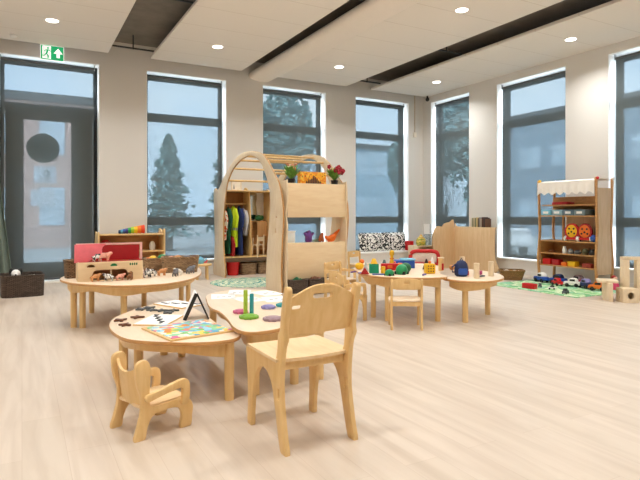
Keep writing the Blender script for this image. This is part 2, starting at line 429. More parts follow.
MB().plate(circ(.265, 36), XZ((.33, gy, 2.37)), .006).build('round_sticker', STK)
o = bpy.data.objects['round_sticker']; tag(o, 'round grey green sticker high on the exit door glass', 'sticker')
n = thing('paper_notice', 'white paper notice with a small emblem under the round sticker', 'notice', (.36, gy, 1.75), 0, 'notices on the door glass')
MB().bx(-.18, .18, -.002, .002, 0, .30).build('sheet', BACKLIT, n)
e = MB(); e.plate(circ(.06, 20, (.03, .17)), XZ((0, -.004, 0)), .002, [circ(.035, 20, (.03, .17))]); e.bx(-.1, .1, -.005, -.003, .05, .06); e.bx(-.08, .08, -.005, -.003, .075, .085); e.build('emblem', DGREY, n)
n = thing('paper_notice', 'blank looking white paper notice low on the exit door glass', 'notice', (.33, gy, 1.34), 0, 'notices on the door glass')
MB().bx(-.20, .20, -.002, .002, 0, .29).build('sheet', BACKLIT, n)

# skirting boards
s = MB()
for a, b in ((XL, DOOR[0]), (DOOR[1], XR)): s.bx(a, b, YB-.014, YB, 0, .07)
struct(s.build('baseboard_back', WALL))
struct(MB().bx(XR-.014, XR, YF, YB-.014, 0, .07).build('baseboard_right', WALL))

# ---------------------------------------------------------------- lamps
EM = bpy.data.materials.new('lamp_lens'); EM.use_nodes = True
nt = EM.node_tree; nt.nodes.clear(); o_ = nt.nodes.new('ShaderNodeOutputMaterial'); em = nt.nodes.new('ShaderNodeEmission')
em.inputs['Color'].default_value = (1, .93, .82, 1); em.inputs['Strength'].default_value = 9; nt.links.new(em.outputs[0], o_.inputs[0])
LAMP = bpy.data.lights.new('lamp', 'AREA'); LAMP.shape = 'DISK'; LAMP.size = .16; LAMP.energy = 29; LAMP.color = (.97, .97, .945); LAMP.spread = math.radians(136)
lab = {}
LX = [(.39, [8.9, 5.7, 2.4, -.9]), (2.93, [8.93, 5.7, 2.4, -.9]), (5.4, [9.01, 5.67, 2.3, -1]), (7.87, [9.03, 5.76, 2.4, -.9]), (-2.2, [8.9, 5.7, 2.4, -.9])]
nml = {(.39, 8.9): 'ceiling downlight closest to the green exit sign', (2.93, 8.93): 'ceiling downlight above the arch in the second panel',
       (5.4, 9.01): 'ceiling downlight beyond the duct in the third panel', (5.4, 5.67): 'bright ceiling downlight at the top of the third panel',
       (7.87, 9.03): 'ceiling downlight in the panel over the room corner', (7.87, 5.76): 'ceiling downlight above the canopied toy shelf'}
for lx, lys in LX:
    for ly in lys:
        t = thing('ceiling_downlight', nml.get((lx, ly), 'round ceiling downlight outside the pictured part of the room'), 'ceiling light', (lx, ly, HT), 0, 'recessed ceiling downlights')
        r = MB(); r.lathe([(.085, 0), (.1, 0), (.1, -.006), (.085, -.004)], n=24, cap0=False, cap1=False); r.build('trim_ring', WHITE, t)
        MB().plate(circ(.084, 24), XY((0, 0, -.003)), .003).build('lens', EM, t)
        l = bpy.data.objects.new('lamp', LAMP); COL.objects.link(l); l.parent = t; l.location = (0, 0, -.012)

# exit sign hung at the end of the first panel
EG = bpy.data.materials.new('sign_green'); EG.use_nodes = True
b = EG.node_tree.nodes['Principled BSDF']; b.inputs['Base Color'].default_value = lin('#0f9d63'); b.inputs['Emission Color'].default_value = lin('#12a868'); b.inputs['Emission Strength'].default_value = .6
EWm = bpy.data.materials.new('sign_white'); EWm.use_nodes = True
b = EWm.node_tree.nodes['Principled BSDF']; b.inputs['Emission Color'].default_value = (1, 1, 1, 1); b.inputs['Emission Strength'].default_value = .8
sg = thing('exit_sign', 'green emergency exit sign with running figure and arrow above door', 'sign', (.45, 10.245, 3.81))
MB().bx(-.18, .18, -.012, .012, 0, .25, bev=.004).build('housing', EWm, sg)
sface = MB().bx(-.173, .173, -.016, -.011, .007, .243).build('sign_face', EG, sg)
a = MB(); y0 = -.018
a.plate([(.02, .12), (.09, .21), (.16, .12), (.115, .12), (.115, .05), (.065, .05), (.065, .12)], XZ((0, y0, 0)), .004); a.build('arrow', EWm, sface)
a = MB(); a.plate([(-.148, .022), (-.02, .022), (-.02, .232), (-.148, .232)], XZ((0, y0, 0)), .003); a.build('doorway_symbol', EWm, sface)
a = MB(); y0 = -.021; a.plate(circ(.017, 12, (-.065, .2)), XZ((0, y0, 0)), .003)
for p in ([(-.08, .18), (-.05, .175), (-.075, .1), (-.1, .11)], [(-.1, .115), (-.075, .1), (-.05, .07), (-.055, .03), (-.075, .03), (-.075, .065)],
          [(-.1, .115), (-.085, .1), (-.115, .06), (-.145, .06), (-.145, .078), (-.12, .08)], [(-.055, .175), (-.05, .155), (-.02, .14), (-.02, .155)], [(-.085, .175), (-.115, .165), (-.13, .13), (-.115, .13), (-.105, .15), (-.08, .16)]):
    a.plate(p, XZ((0, y0, 0)), .003)
a.build('running_figure', EG, sface)
MB().bx(-.03, .03, -.01, .01, .25, .31).build('hanger', WHITE, sg)

tag(MB().ball((0, 0, 0), (.045, .045, .05)).cyl((0, 0, .03), (0, 0, .085), .02).build('security_camera', BLACK, loc=(8.60, 10.20, HT-.085)), 'small black dome camera under the ceiling in the room corner', 'camera')
c = thing('cable_box', 'small beige junction box with cable running up to the ceiling', 'cable box', (8.44, YB-.012, 3.14))
MB().box((0, 0, 0), (.09, .024, .12), bev=.005).build('box', CREAM, c)
MB().bx(-.012, .012, 0, .012, .06, HS-3.14).build('cable_duct', plain('duct_beige', '#cbb9a3', .6), c)
tag(MB().lathe([(.05, 0), (.055, -.02), (.04, -.04), (.01, -.045)], n=16).build('smoke_detector', WHITE, loc=(-.12, 9.9, HT)), 'small white smoke detector on the ceiling near the exit sign', 'detector')

# ---------------------------------------------------------------- curtain, bench, dark basket
def curtain():
    b = MB(); n = 40
    def fn(u, v):
        z = v*3.5
        x = -.62+.30*(1-v)**1.3*u+.18*u-.05*u*v
        return (x+.0*z, .045*math.sin(u*22)+.03*u, z)
    b.sheet(fn, 60, 14, .006); return b
tag(curtain().build('curtain', plain('sage_cloth', '#6f7d74', .85, .06), loc=(0, 10.28, .22)), 'grey green curtain hanging beside the exit door', 'curtain')
bn = thing('low_bench', 'low orange-brown wooden bench just at the picture edge', 'bench', (-.62, 8.46, 0))
MB().bx(-.42, .34, -.18, .18, .39, .42, bev=.008).build('seat', OAK, bn)
for sx in (-.39, .33): MB().bx(sx-.015, sx+.015, -.17, .17, 0, .39, bev=.004).build('leg', OAK, bn)

def rect_loop(lx, ly, r, z, k=0):
    return [(x, y, z) for x, y in rrect(lx, ly, r, 3)]
def basket(name, label, loc, rz, lx, ly, h, mat, taper=.9, group=None, fill=None):
    t = thing(name, label, 'basket', loc, rz, group)
    r = min(lx, ly)*.18; b = MB()
    rings = [rect_loop(lx*taper, ly*taper, r, 0), rect_loop(lx*(taper+1)/2, ly*(taper+1)/2, r, h*.5), rect_loop(lx, ly, r, h),
             rect_loop(lx-.03, ly-.03, r*.9, h), rect_loop(lx*taper-.03, ly*taper-.03, r*.9, .02)]
    b.loft(rings); b.build('basket_body', mat, t)
    b = MB(); b.tube([(x, y, h) for x, y in rrect(lx-.012, ly-.012, r, 4)], .013, 6, True); b.build('rim', mat, t)
    return t
basket('storage_basket', 'dark brown square basket on the floor in front of the exit door', (.0, 9.12, 0), .08, .56, .5, .31, DWICKER, .97)
d = thing('toy_dog', 'black and white soft dog peeking out of the dark floor basket', 'soft toy', (-.08, 9.17, .03))
b = MB(); b.ball((0, 0, .12), (.09, .08, .14)); b.ball((0, -.02, .29), (.065, .065, .06)); b.ball((0, -.08, .275), (.035, .04, .03)); b.build('body', PAPER, d)
for sx in (-1, 1): MB().ball((sx*.06, -.01, .32), (.03, .02, .05)).build('ear', BLACK, d)
MB().ball((0, -.118, .28), .013).build('nose', BLACK, d)
tag(MB().box((0, 0, .13), (.14, .05, .26), bev=.01, rz=.3).build('storybook', CREAM, loc=(.12, 9.2, .03)), 'cream coloured book standing in the dark floor basket', 'book')

# ---------------------------------------------------------------- tables
def table(label, top, z, legs, ox, oy, lift=.0, apron=.058):
    t = thing('activity_table', label, 'table', (ox, oy, 0), 0, 'low wooden activity tables')
    pts = [(x-ox, y-oy) for x, y in top]
    sm = smooth(pts, 6)
    b = MB(); b.plate(sm, XY((0, 0, z-.014)), .028, bev=.008, edge=1); b.build('tabletop', [TOP, EDGE], t)
    cx = sum(p[0] for p in sm)/len(sm); cy = sum(p[1] for p in sm)/len(sm)
    lg = [(x-ox, y-oy) for x, y in legs]
    # apron: a strip set in from the rim, arched between the legs
    n = len(sm); r0, r1, r2, r3 = [], [], [], []
    for i, p in enumerate(sm):
        a, c = Vector(sm[i-1]), Vector(sm[(i+1) % n]); tn = (c-a).normalized(); nn = Vector((tn.y, -tn.x))
        if nn.dot(Vector((p[0]-cx, p[1]-cy))) < 0 and False: nn = -nn
        q = Vector(p)+NSIGN(sm)*nn*.075; q2 = Vector(p)+NSIGN(sm)*nn*.097
        dm = min(math.hypot(q.x-l[0], q.y-l[1]) for l in lg)
        h = apron+.05*max(0, 1-dm/.28)
        r0.append((q.x, q.y, z-.028)); r1.append((q.x, q.y, z-.028-h)); r2.append((q2.x, q2.y, z-.028-h)); r3.append((q2.x, q2.y, z-.028))
    b = MB(); b.loft([r0, r1, r2, r3], False, False); b.build('apron', BIRCH, t)
    for l in lg:
        b = MB(); b.cyl((l[0], l[1], 0), (l[0], l[1], z-.03), .031, .033, 18); b.build('leg', BIRCH, t)
    return t
def NSIGN(p):
    A = sum(p[i-1][0]*p[i][1]-p[i][0]*p[i-1][1] for i in range(len(p)))
    return -1 if A > 0 else 1
ZA, ZB, ZC, ZD, ZE = .41, .46, .50, .51, .478
table('low rounded table with puzzles, the small armchair pulled up to it',
      [(.542, 4.09), (.625, 4.386), (.823, 4.675), (1.049, 4.886), (1.22, 4.9), (1.27, 4.42), (1.25, 3.95), (1.23, 3.6), (1.27, 3.39), (1.16, 3.26), (.962, 3.276), (.779, 3.387), (.6, 3.56), (.54, 3.8)],
      ZA, [(.645, 4.12), (.71, 3.90), (1.175, 3.345), (1.06, 4.68), (1.18, 4.55)], .9, 4.05)
table('wavy edged table with coloured pegs, behind the large wooden chair',
      [(1.31, 4.17), (1.315, 3.95), (1.27, 3.65), (1.215, 3.36), (1.24, 3.2), (1.36, 3.17), (1.5, 3.21), (1.75, 3.28), (2.0, 3.4), (2.1, 3.7), (2.05, 4.3), (2.13, 4.75), (1.95, 4.98), (1.75, 5.03), (1.5, 4.86), (1.38, 4.5)],
      ZB, [(1.36, 3.36), (1.69, 3.44), (1.9, 3.45), (1.5, 4.7), (1.95, 4.85)], 1.7, 4.05)
table('low round table carrying the toy barn and farm animals',
      [(.364, 6.545), (.409, 6.15), (.55, 5.87), (.84, 5.6), (1.22, 5.52), (1.55, 5.74), (1.80, 6.15), (1.98, 6.7), (2.02, 7.15), (1.85, 7.5), (1.4, 7.55), (.95, 7.4), (.55, 7.0)],
      ZC, [(.48, 6.27), (.56, 6.2), (.905, 5.76), (.74, 7.08), (1.35, 7.05), (1.86, 7.2), (1.98, 7.3)], 1.2, 6.5)
table('rounded table with red, green and yellow building toys on it',
      [(3.57, 5.55), (3.45, 5.2), (3.50, 4.86), (3.75, 4.63), (3.98, 4.53), (4.15, 4.58), (4.28, 4.85), (4.6, 5.2), (4.85, 5.5), (4.9, 5.9), (4.5, 6.12), (4.05, 6.05), (3.72, 5.85)],
      ZD, [(3.60, 4.95), (3.58, 5.2), (4.08, 4.66), (4.3, 5.9), (4.6, 5.6)], 4.1, 5.4)
table('smaller rounded table with wooden cylinders and a navy toy bag',
      [(4.2, 4.72), (4.17, 4.42), (4.4, 4.23), (4.75, 4.33), (5.02, 4.62), (5.15, 5.0), (5.1, 5.4), (4.9, 5.3), (4.75, 5.0), (4.5, 4.75)],
      ZE, [(4.3, 4.46), (4.87, 4.68), (5.0, 5.2)], 4.7, 4.8)

# ---------------------------------------------------------------- chairs
def plychair():
    """adult size plywood chair, faces +y"""
    t = thing('wooden_chair', 'large plywood chair with handle slot in the backrest, in the foreground', 'chair', (1.352, 2.69, 0))
    prof = smooth([(-.275, 0), (-.212, 0), (-.172, .10), (-.137, .22), (-.097, .32), (-.02, .372), (.07, .358), (.13, .29), (.163, .18), (.178, .08), (.185, 0), (.240, 0),
                   (.236, .12), (.240, .25), (.255, .36), (.262, .43), (.235, .452), (.08, .447), (-.1, .448), (-.158, .465), (-.176, .53), (-.180, .585), (-.204, .62), (-.222, .72), (-.248, .81),
                   (-.262, .836), (-.290, .836), (-.302, .81), (-.280, .72), (-.258, .62), (-.262, .57), (-.236, .52), (-.218, .42), (-.212, .30), (-.226, .2), (-.252, .09)], 4)
    for sx in (-1, 1):
        b = MB(); b.plate(prof, YZ((sx*.2, 0, 0)), .029, [rrect(.02, .055, .007, 3, (-.187, .285))], bev=.006); b.build('side_frame', BIRCH, t)
    def seat(u, v):
        x = (u-.5)*.43; y = -.19+v*.46
        w = 1-.0*v
        k = max(0, v-.82)/.18
        z = .462-.014*math.cos((u-.5)*PI)*math.sin(min(1, v*1.1)*PI)-.028*k*k
        if v > .85: x *= 1-.10*((v-.85)/.15)**2
        if v < .1: y += -.02*math.cos((u-.5)*PI)*(1-v/.1)
        return (x*1.05, y, z)
    b = MB(); b.sheet(seat, 18, 18, .016); b.build('seat', wood('birch_seat', '#e6c595', '#efd3a8', (8, 1.2, 8)), t)
    out = smooth([(-.187, .60), (-.1, .587), (0, .583), (.1, .587), (.187, .60), (.189, .70), (.187, .775), (.13, .815), (.06, .845), (0, .852), (-.06, .845), (-.13, .815), (-.187, .775), (-.189, .70)], 4)
    hole = smooth([(-.055, .782), (-.03, .774), (0, .776), (.03, .774), (.055, .782), (.052, .802), (.02, .806), (0, .80), (-.02, .806), (-.052, .802)], 3)
    b = MB(); b.plate(out, frame((0, -.076, .018), (1, 0, 0), (0, -.25, 1)), .016, [hole, rrect(.05, .02, .008, 3, (-.145, .735))], bev=.005); b.build('backrest', BIRCH, t)
    MB().box((0, .17, .415), (.372, .018, .06), bev=.004).build('front_rail', BIRCH, t); MB().box((0, -.16, .42), (.372, .018, .05), bev=.004).build('rear_rail', BIRCH, t)
    return t
plychair()

def toddler_armchair():
    t = thing('toddler_armchair', 'tiny wooden armchair with curved legs on the floor near the puzzle table', 'chair', (.65, 3.14, 0), -PI/2+.30)
    # local: faces +y
    prof = smooth([(-.185, 0), (-.125, 0), (-.110, .06), (-.075, .115), (0, .128), (.075, .118), (.098, .07), (.090, .0), (.155, 0), (.165, .06), (.170, .11), (.150, .15), (.105, .168),
                   (0, .165), (-.085, .17), (-.098, .21), (-.095, .29), (-.092, .37), (-.11, .415), (-.15, .42), (-.180, .39), (-.172, .30), (-.148, .22), (-.15, .14), (-.168, .07)], 4)
    for sx in (-1, 1):
        b = MB(); b.plate(prof, YZ((sx*.135, 0, 0)), .03, bev=.008); b.build('side_frame', BIRCH, t)
        arm = smooth([(-.130, .235), (-.06, .25), (.02, .268), (.09, .282), (.128, .264), (.136, .21), (.125, .145), (.085, .14), (.088, .20), (.082, .232), (.03, .228), (-.05, .214), (-.125, .20)], 4)
        b = MB(); b.plate(arm, YZ((sx*.160, 0, 0)), .028, bev=.007); b.build('armrest', BIRCH, t)
    def back(u, v):
        x = (u-.5)*.25; top = .345+.045*(2*abs(u-.5))**2.2
        z = .165+v*(top-.165)
        return (x, -.125-.03*v-.02*math.cos((u-.5)*PI), z)
    b = MB(); b.sheet(back, 16, 10, .014); b.build('backrest', BIRCH, t)
    b = MB(); b.plate(smooth([(-.128, -.13), (0, -.14), (.128, -.13), (.128, .1), (.1, .135), (-.1, .135), (-.128, .1)], 4), XY((0, 0, .168)), .016, bev=.005); b.build('seat', wood('birch_seat', '', ''), t)
    return t
toddler_armchair()

def small_chair(label, loc, rz, arms=False):
    t = thing('small_chair', label, 'chair', loc, rz, "small children's chairs")
    S, Hh, hw = .29, .53, .155
    prof = smooth([(-.165, 0), (-.125, 0), (-.110, .15), (-.09, .23), (0, .255), (.08, .23), (.105, .14), (.11, 0), (.15, 0), (.150, .15), (.155, .25), (.145, .29), (0, .285), (-.10, .29), (-.115, .36), (-.118, .48), (-.125, .52), (-.15, .52), (-.158, .46), (-.145, .32), (-.145, .15)], 3)
    for sx in (-1, 1):
        b = MB(); b.plate(prof, YZ((sx*hw, 0, 0)), .024, bev=.005); b.build('side_frame', BIRCH, t)
        if arms:
            arm = smooth([(-.13, .42), (0, .425), (.1, .425), (.13, .40), (.135, .28), (.1, .28), (.095, .37), (.06, .39), (-.12, .385)], 3)
            b = MB(); b.plate(arm, YZ((sx*(hw+.02), 0, 0)), .02, bev=.005); b.build('armrest', BIRCH, t)
    b = MB(); b.plate(smooth([(-.155, -.12), (.155, -.12), (.165, .1), (.12, .165), (-.12, .165), (-.165, .1)], 3), XY((0, 0, .298)), .016, bev=.004); b.build('seat', TOP, t)
    out = [(-.145, .425), (0, .415), (.145, .425), (.145, .50), (.08, .53), (-.08, .53), (-.145, .50)]
    b = MB(); b.plate(smooth(out, 3), frame((0, -.13, 0), (1, 0, 0), (0, -.03, 1)), .014, [rrect(.06, .022, .01, 3, (0, .485))], bev=.004); b.build('backrest', BIRCH, t)
    b = MB(); b.box((0, -.125, .265), (.29, .016, .045), bev=.003); b.build('seat_rail', BIRCH, t)
    return t
small_chair('small wooden chair with its back to the viewer, pushed under the building toy table', (3.56, 4.58, 0), -.55)
small_chair('small wooden chair with armrests behind the large foreground chair, facing the toy table', (3.26, 5.25, 0), -PI/2, True)
small_chair('small wooden armchair between the display shelf and the toy table', (3.88, 6.45, 0), PI+.3, True)
small_chair('small wooden chair far behind the toy table, under the patterned cushions', (5.35, 8.2, 0), PI+.3)

# ---------------------------------------------------------------- wooden arch with dowels
ar = thing('wooden_arch', 'tall plywood arch frame with round rungs around the dress-up corner', 'play arch', (3.9, 8.7, 0))
oy = 8.7
arc = [(7.26, 0), (7.24, .3), (7.22, .7), (7.17, 1.1), (7.20, 1.4), (7.32, 1.66), (7.44, 1.77), (7.6, 1.92), (7.8, 2.07), (8.0, 2.17), (8.28, 2.23), (8.5, 2.255), (8.83, 2.255), (9.14, 2.20), (9.5, 2.06), (9.87, 1.86), (10.05, 1.73), (10.2, 1.67), (10.35, 1.71),
       (10.42, 1.6), (10.40, 1.2), (10.36, .7), (10.40, .3), (10.42, 0), (9.76, 0), (9.80, .35), (9.85, .7), (9.82, 1.2), (9.70, 1.6), (9.59, 1.80), (9.32, 2.0), (8.98, 2.12), (8.65, 2.175), (8.45, 2.175), (8.21, 2.12), (8.0, 2.01), (7.86, 1.87), (7.73, 1.7), (7.65, 1.52), (7.64, 1.31), (7.68, 1.0), (7.76, .6), (7.77, 0)]
pts = smooth([(y-oy, z) for y, z in arc], 4)
pts = [(y, max(0, z)) for y, z in pts]
for x in (3.35, 4.46):
    b = MB(); b.plate(pts, YZ((x-3.9, 0, 0)), .028, [rrect(.02, .07, .009, 3, (7.42-oy, .95)), circ(.013, 10, (7.40-oy, 1.15))], bev=.006, edge=1); b.build('arch_panel', [PALE, EDGE], ar)
for y, z in ((7.66, 1.83), (7.95, 2.06), (8.3, 2.18), (8.8, 2.2), (9.06, 2.15), (9.4, 2.03), (9.72, 1.83)):
    b = MB(); b.cyl((3.36-3.9, y-oy, z), (4.45-3.9, y-oy, z), .019); b.build('rung', BIRCH, ar)

# ---------------------------------------------------------------- display shelf (plain backs to the viewer)
ds = thing('display_shelf', 'pale wooden shelf unit with two plain panels in front of the arch', 'shelf', (3.905, 7.32, 0))
def lb(x0, x1, y0, y1, z0, z1, o, bev=.004): return MB().bx(x0-o[0], x1-o[0], y0-o[1], y1-o[1], z0, z1, bev=bev)
O = (3.905, 7.32)
lb(3.43, 4.435, 7.20, 7.218, 1.15, 1.66, O).build('upper_panel', BIRCH2, ds)
lb(3.43, 4.435, 7.20, 7.218, .23, .772, O).build('lower_panel', BIRCH2, ds)
for z in (1.17, 1.63, .745, .03): lb(3.43, 4.435, 7.219 if z > .1 else 7.07, 7.56, z-.018, z, O).build('shelf_board', BIRCH, ds)
sp = smooth([(-.16, 0), (-.13, .2), (-.16, .5), (-.135, .78), (-.15, 1.0), (-.11, 1.2), (-.16, 1.45), (-.14, 1.68), (-.1, 1.70), (.2, 1.66), (.25, 1.5), (.25, 0)], 4)
for x in (3.402, 4.445-.022):
    b = MB(); b.plate([(y, max(0, z)) for y, z in sp], YZ((x+.012-3.905, 0, 0)), .022, bev=.005); b.build('side_panel', PALE, ds)

for i, (x, lbl) in enumerate(((3.58, 'dark brown woven basket under the display shelf, closest to the arch foot'), (3.88, 'dark brown woven basket in the middle under the display shelf'), (4.18, 'dark brown woven basket under the display shelf, partly behind the chair back'))):
    basket('woven_basket', lbl, (x, 7.19, .032), 0, .29, .22, .19, DWICKER, .88, 'dark baskets under the display shelf')
    o = MB(); random.seed(i)
    for k in range(5): o.ball((random.uniform(-.08, .08), random.uniform(-.05, .05), .15+random.uniform(0, .03)), random.uniform(.03, .045), n=8)
    tag(o.build('play_stones', DGREEN if i == 0 else BROWN, loc=(x, 7.19, .05)), ('dark green', 'dark brown', 'brown')[i]+' loose play pieces heaped in '+('the basket closest to the arch foot', 'the middle dark basket', 'the dark basket behind the chair back')[i], 'play pieces')['kind'] = 'stuff'

def leaves(b, n, r, h, seed, w=.014, droop=.5):
    rnd = random.Random(seed)
    for i in range(n):
        a = rnd.uniform(0, 2*PI); L = rnd.uniform(.6, 1)*r; hh = rnd.uniform(.45, 1)*h
        d = Vector((math.cos(a), math.sin(a), 0)); s = Vector((-d.y, d.x, 0))
        prev = None
        for k, t in enumerate((0, .35, .7, 1)):
            c = d*(L*t)+Vector((0, 0, hh*(t*1.5-droop*t*t)))
            ww = w*(.35, 1.0, .8, .05)[k]
            p = (b.bm.verts.new(c-s*ww), b.bm.verts.new(c+s*ww+Vector((0, 0, .002))))
            if prev: b.bm.faces.new((prev[0], prev[1], p[1], p[0])).material_index = b.mi
            prev = p
def pot_plant(label, loc, flower, seed):
    t = thing('potted_plant', label, 'plant', loc)
    MB().lathe([(.045, 0), (.058, .085), (.063, .085), (.063, .10), (.052, .10), (.05, .08)], n=18).build('pot', BLACK, t)
    b = MB(); leaves(b, 90, .15, .235, seed, .021); b.move(Matrix.Translation((0, 0, .085))); b.build('foliage', plain('leaf_green', '#6da648', .6, .3, 30), t)
    return t
p = pot_plant('small potted plant with orange-tipped green leaves on top of the shelf', (3.57, 7.37, 1.632), None, 3)
b = MB(); r = random.Random(5)
for i in range(9): b.ball((r.uniform(-.09, .09), r.uniform(-.08, .03), r.uniform(.24, .33)), (.026, .026, .016), n=8)
b.build('blossoms', plain('salmon', '#d98a6a', .6), [c for c in kids(p) if c.name.startswith('foliage')][0])
p = pot_plant('small potted plant with dark red flowers on the shelf top', (4.33, 7.37, 1.632), None, 9)
b = MB()
for i in range(11):
    a = r.uniform(0, 2*PI); q = (r.uniform(.04, .15)*math.cos(a), r.uniform(.02, .11)*math.sin(a)-.03, r.uniform(.22, .31))
    for k in range(5): b.ball((q[0]+.02*math.cos(k*1.257), q[1]-.004, q[2]+.02*math.sin(k*1.257)), (.018, .012, .018), n=6)
b.build('blossoms', plain('crimson', '#a81c30', .6), [c for c in kids(p) if c.name.startswith('foliage')][0])
ob = thing('picture_box', 'orange box printed with dark shapes between the two potted plants', 'box', (3.93, 7.38, 1.632))
MB().bx(-.225, .225, -.05, .05, 0, .215, bev=.004).build('box', cells('orange_print', ['#f3a21e', '#f7b733', '#ee8f1c', '#f9c64a', '#e97f17'], 9, .5, 'noise'), ob)
b = MB(); rr = random.Random(2)
for i in range(9):
    x = -.12+.03*i; h = .05+.09*math.exp(-((x-.0)/.08)**2)*rr.uniform(.6, 1.1)
    b.plate([(x-.014, .004), (x+.014, .004), (x+.012, h), (x, h+.02), (x-.012, h)], XZ((0, -.052, 0)), .003)
for i in range(14): b.plate(circ(.007, 8, (rr.uniform(-.2, .2), rr.uniform(.1, .2))), XZ((0, -.052, 0)), .003)
b.build('printed_shapes', plain('print_brown', '#5b3a2a', .6), kids(ob)[0])

def skinned(name, V, E_, R, mat, loc=(0, 0, 0), rz=0, parent=None, sub=1):
    bm = bmesh.new(); ly = bm.verts.layers.skin.verify()
    vs = [bm.verts.new(v) for v in V]
    for v, r_ in zip(vs, R): v[ly].radius = (r_, r_)
    vs[0][ly].use_root = True
    for a, c in E_: bm.edges.new((vs[a], vs[c]))
    me = bpy.data.meshes.new(name); bm.to_mesh(me); bm.free(); me.materials.append(mat)
    o = bpy.data.objects.new(name, me); COL.objects.link(o); o.location = loc; o.rotation_euler = (0, 0, rz)
    m = o.modifiers.new('skin', 'SKIN'); m.use_smooth_shade = True
    s = o.modifiers.new('sub', 'SUBSURF'); s.levels = s.render_levels = sub
    if parent: o.parent = parent
    return o

o = skinned('toy_dinosaur', [(0, 0, .055), (0, 0, .09), (0, 0, .13), (0, -.03, .14), (-.05, 0, .10), (.05, 0, .10), (-.035, 0, .015), (.035, 0, .015), (0, .05, .03), (-.075, -.01, .125), (.075, -.01, .125)],
            [(0, 1), (1, 2), (2, 3), (1, 4), (1, 5), (0, 6), (0, 7), (0, 8), (4, 9), (5, 10)], [.04, .04, .034, .022, .018, .018, .02, .02, .014, .015, .015], PURP, (3.86, 7.36, .745), .3)
o.scale = (1.35,)*3; tag(o, 'purple toy monster with raised arms on the display shelf', 'toy figure')
o = skinned('toy_dinosaur', [(0, 0, .05), (.05, 0, .06), (.09, 0, .09), (-.06, 0, .04), (-.10, 0, .03), (.03, 0, .01), (-.04, 0, .01)], [(0, 1), (1, 2), (0, 3), (3, 4), (0, 5), (0, 6)], [.024, .02, .014, .018, .006, .012, .012], plain('sage', '#7f9277', .6), (4.02, 7.40, .745), .2)
tag(o, 'small grey green toy dinosaur between the purple and orange figures', 'toy figure')
o = skinned('toy_dinosaur', [(0, 0, .06), (.05, 0, .09), (.09, 0, .13), (.13, 0, .165), (-.05, 0, .05), (-.09, 0, .085), (.02, 0, .01), (-.04, 0, .01)], [(0, 1), (1, 2), (2, 3), (0, 4), (4, 5), (0, 6), (0, 7)], [.038, .032, .02, .008, .03, .014, .018, .018], ORANGE, (4.26, 7.36, .745), .1)
o.scale = (1.3,)*3; tag(o, 'bright orange toy dragon with raised tail on the display shelf', 'toy figure')
o = skinned('toy_dinosaur', [(0, 0, .06), (0, 0, .11), (.02, 0, .14), (-.03, 0, .015), (.03, 0, .015), (-.05, 0, .04)], [(0, 1), (1, 2), (0, 3), (0, 4), (0, 5)], [.03, .026, .018, .016, .016, .012], plain('rust', '#a4552a', .5), (4.09, 7.36, .745))
o.scale = (1.2,)*3; tag(o, 'rust brown toy dinosaur beside the orange dragon', 'toy figure')
cb = thing('clear_box', 'small whitish plastic box at the end of the display shelf', 'box', (3.53, 7.36, .745))
MB().bx(-.075, .075, -.06, .06, 0, .18, bev=.008).build('box', plain('milky', '#dfe3e0', .25, .02), cb)
MB().bx(-.08, .08, -.065, .065, .18, .2, bev=.004).build('lid', WHITE, cb)

# ---------------------------------------------------------------- dress-up wardrobe
wd = thing('dress_up_wardrobe', 'open wooden dress-up wardrobe with hanging costumes inside the arch', 'wardrobe', (3.9, 10.2, 0))
O = (3.9, 10.2)
WB = wood('wardrobe_back', '#9c6c3c', '#b07d48', (3, 3, 1))
lb(3.38, 4.42, 9.98, 10.42, 1.64, 1.665, O).build('top_board', BIRCH, wd)
lb(3.38, 3.40, 9.98, 10.42, .0, 1.64, O).build('side_panel', BIRCH, wd); lb(4.40, 4.42, 9.98, 10.42, .0, 1.64, O).build('side_panel', BIRCH, wd)
b = MB(); b.plate(smooth([(-.22, .37), (-.20, .8), (-.17, 1.2), (-.12, 1.5), (-.09, 1.64), (.21, 1.64), (.21, .37)], 4), YZ((3.965-3.9, 0, 0)), .02, bev=.004); b.build('divider', BIRCH, wd)
lb(3.40, 3.955, 10.40, 10.418, .37, 1.64, O).build('back_panel', WB, wd)
lb(3.975, 4.40, 10.40, 10.418, .37, 1.64, O).build('back_panel', WHITE, wd)
lb(3.40, 4.40, 9.98, 10.42, .345, .37, O).build('shelf_board', BIRCH, wd)
lb(3.40, 4.40, 9.985, 10.0, .265, .345, O).build('front_rail', wood('walnut', '#5f4a38', '#735b46', (1, 8, 8)), wd)  # this rail is a dark strip painting the inner shade under the shelf
b = MB(); b.cyl((3.40-3.9, .0, 1.40), (3.955-3.9, .0, 1.40), .013); b.build('clothes_rail', BIRCH, wd)
b = MB(); b.plate(smooth([(-.12, -.25), (.10, -.25), (.12, -.1), (.105, .05), (.12, .2), (.09, .27), (-.12, .27)], 4), XZ((4.12-3.9, .19, 1.36)), .01, bev=.003)
mm = bpy.data.materials.new('mirror_glass'); mm.use_nodes = True; bb = mm.node_tree.nodes['Principled BSDF']; bb.inputs['Metallic'].default_value = 1; bb.inputs['Roughness'].default_value = .08; bb.inputs['Base Color'].default_value = (.55, .63, .72, 1)
b.build('mirror', mm, wd)
lb(4.36, 4.40, 9.97, 9.984, .285, .325, O).build('label_card', WHITE, wd)
pf = thing('photo_stand', 'thin square see-through frame standing on the wardrobe top', 'frame', (3.71, 10.15, 1.665))
b = MB(); b.plate([(-.105, 0), (.105, 0), (.105, .19), (-.105, .19)], XZ(), .015, [[(-.09, .015), (.09, .015), (.09, .175), (-.09, .175)]]); b.build('frame', PALE, pf)
b = MB(); b.bx(-.09, .09, -.003, .003, .015, .175); b.build('card', CREAM, pf)
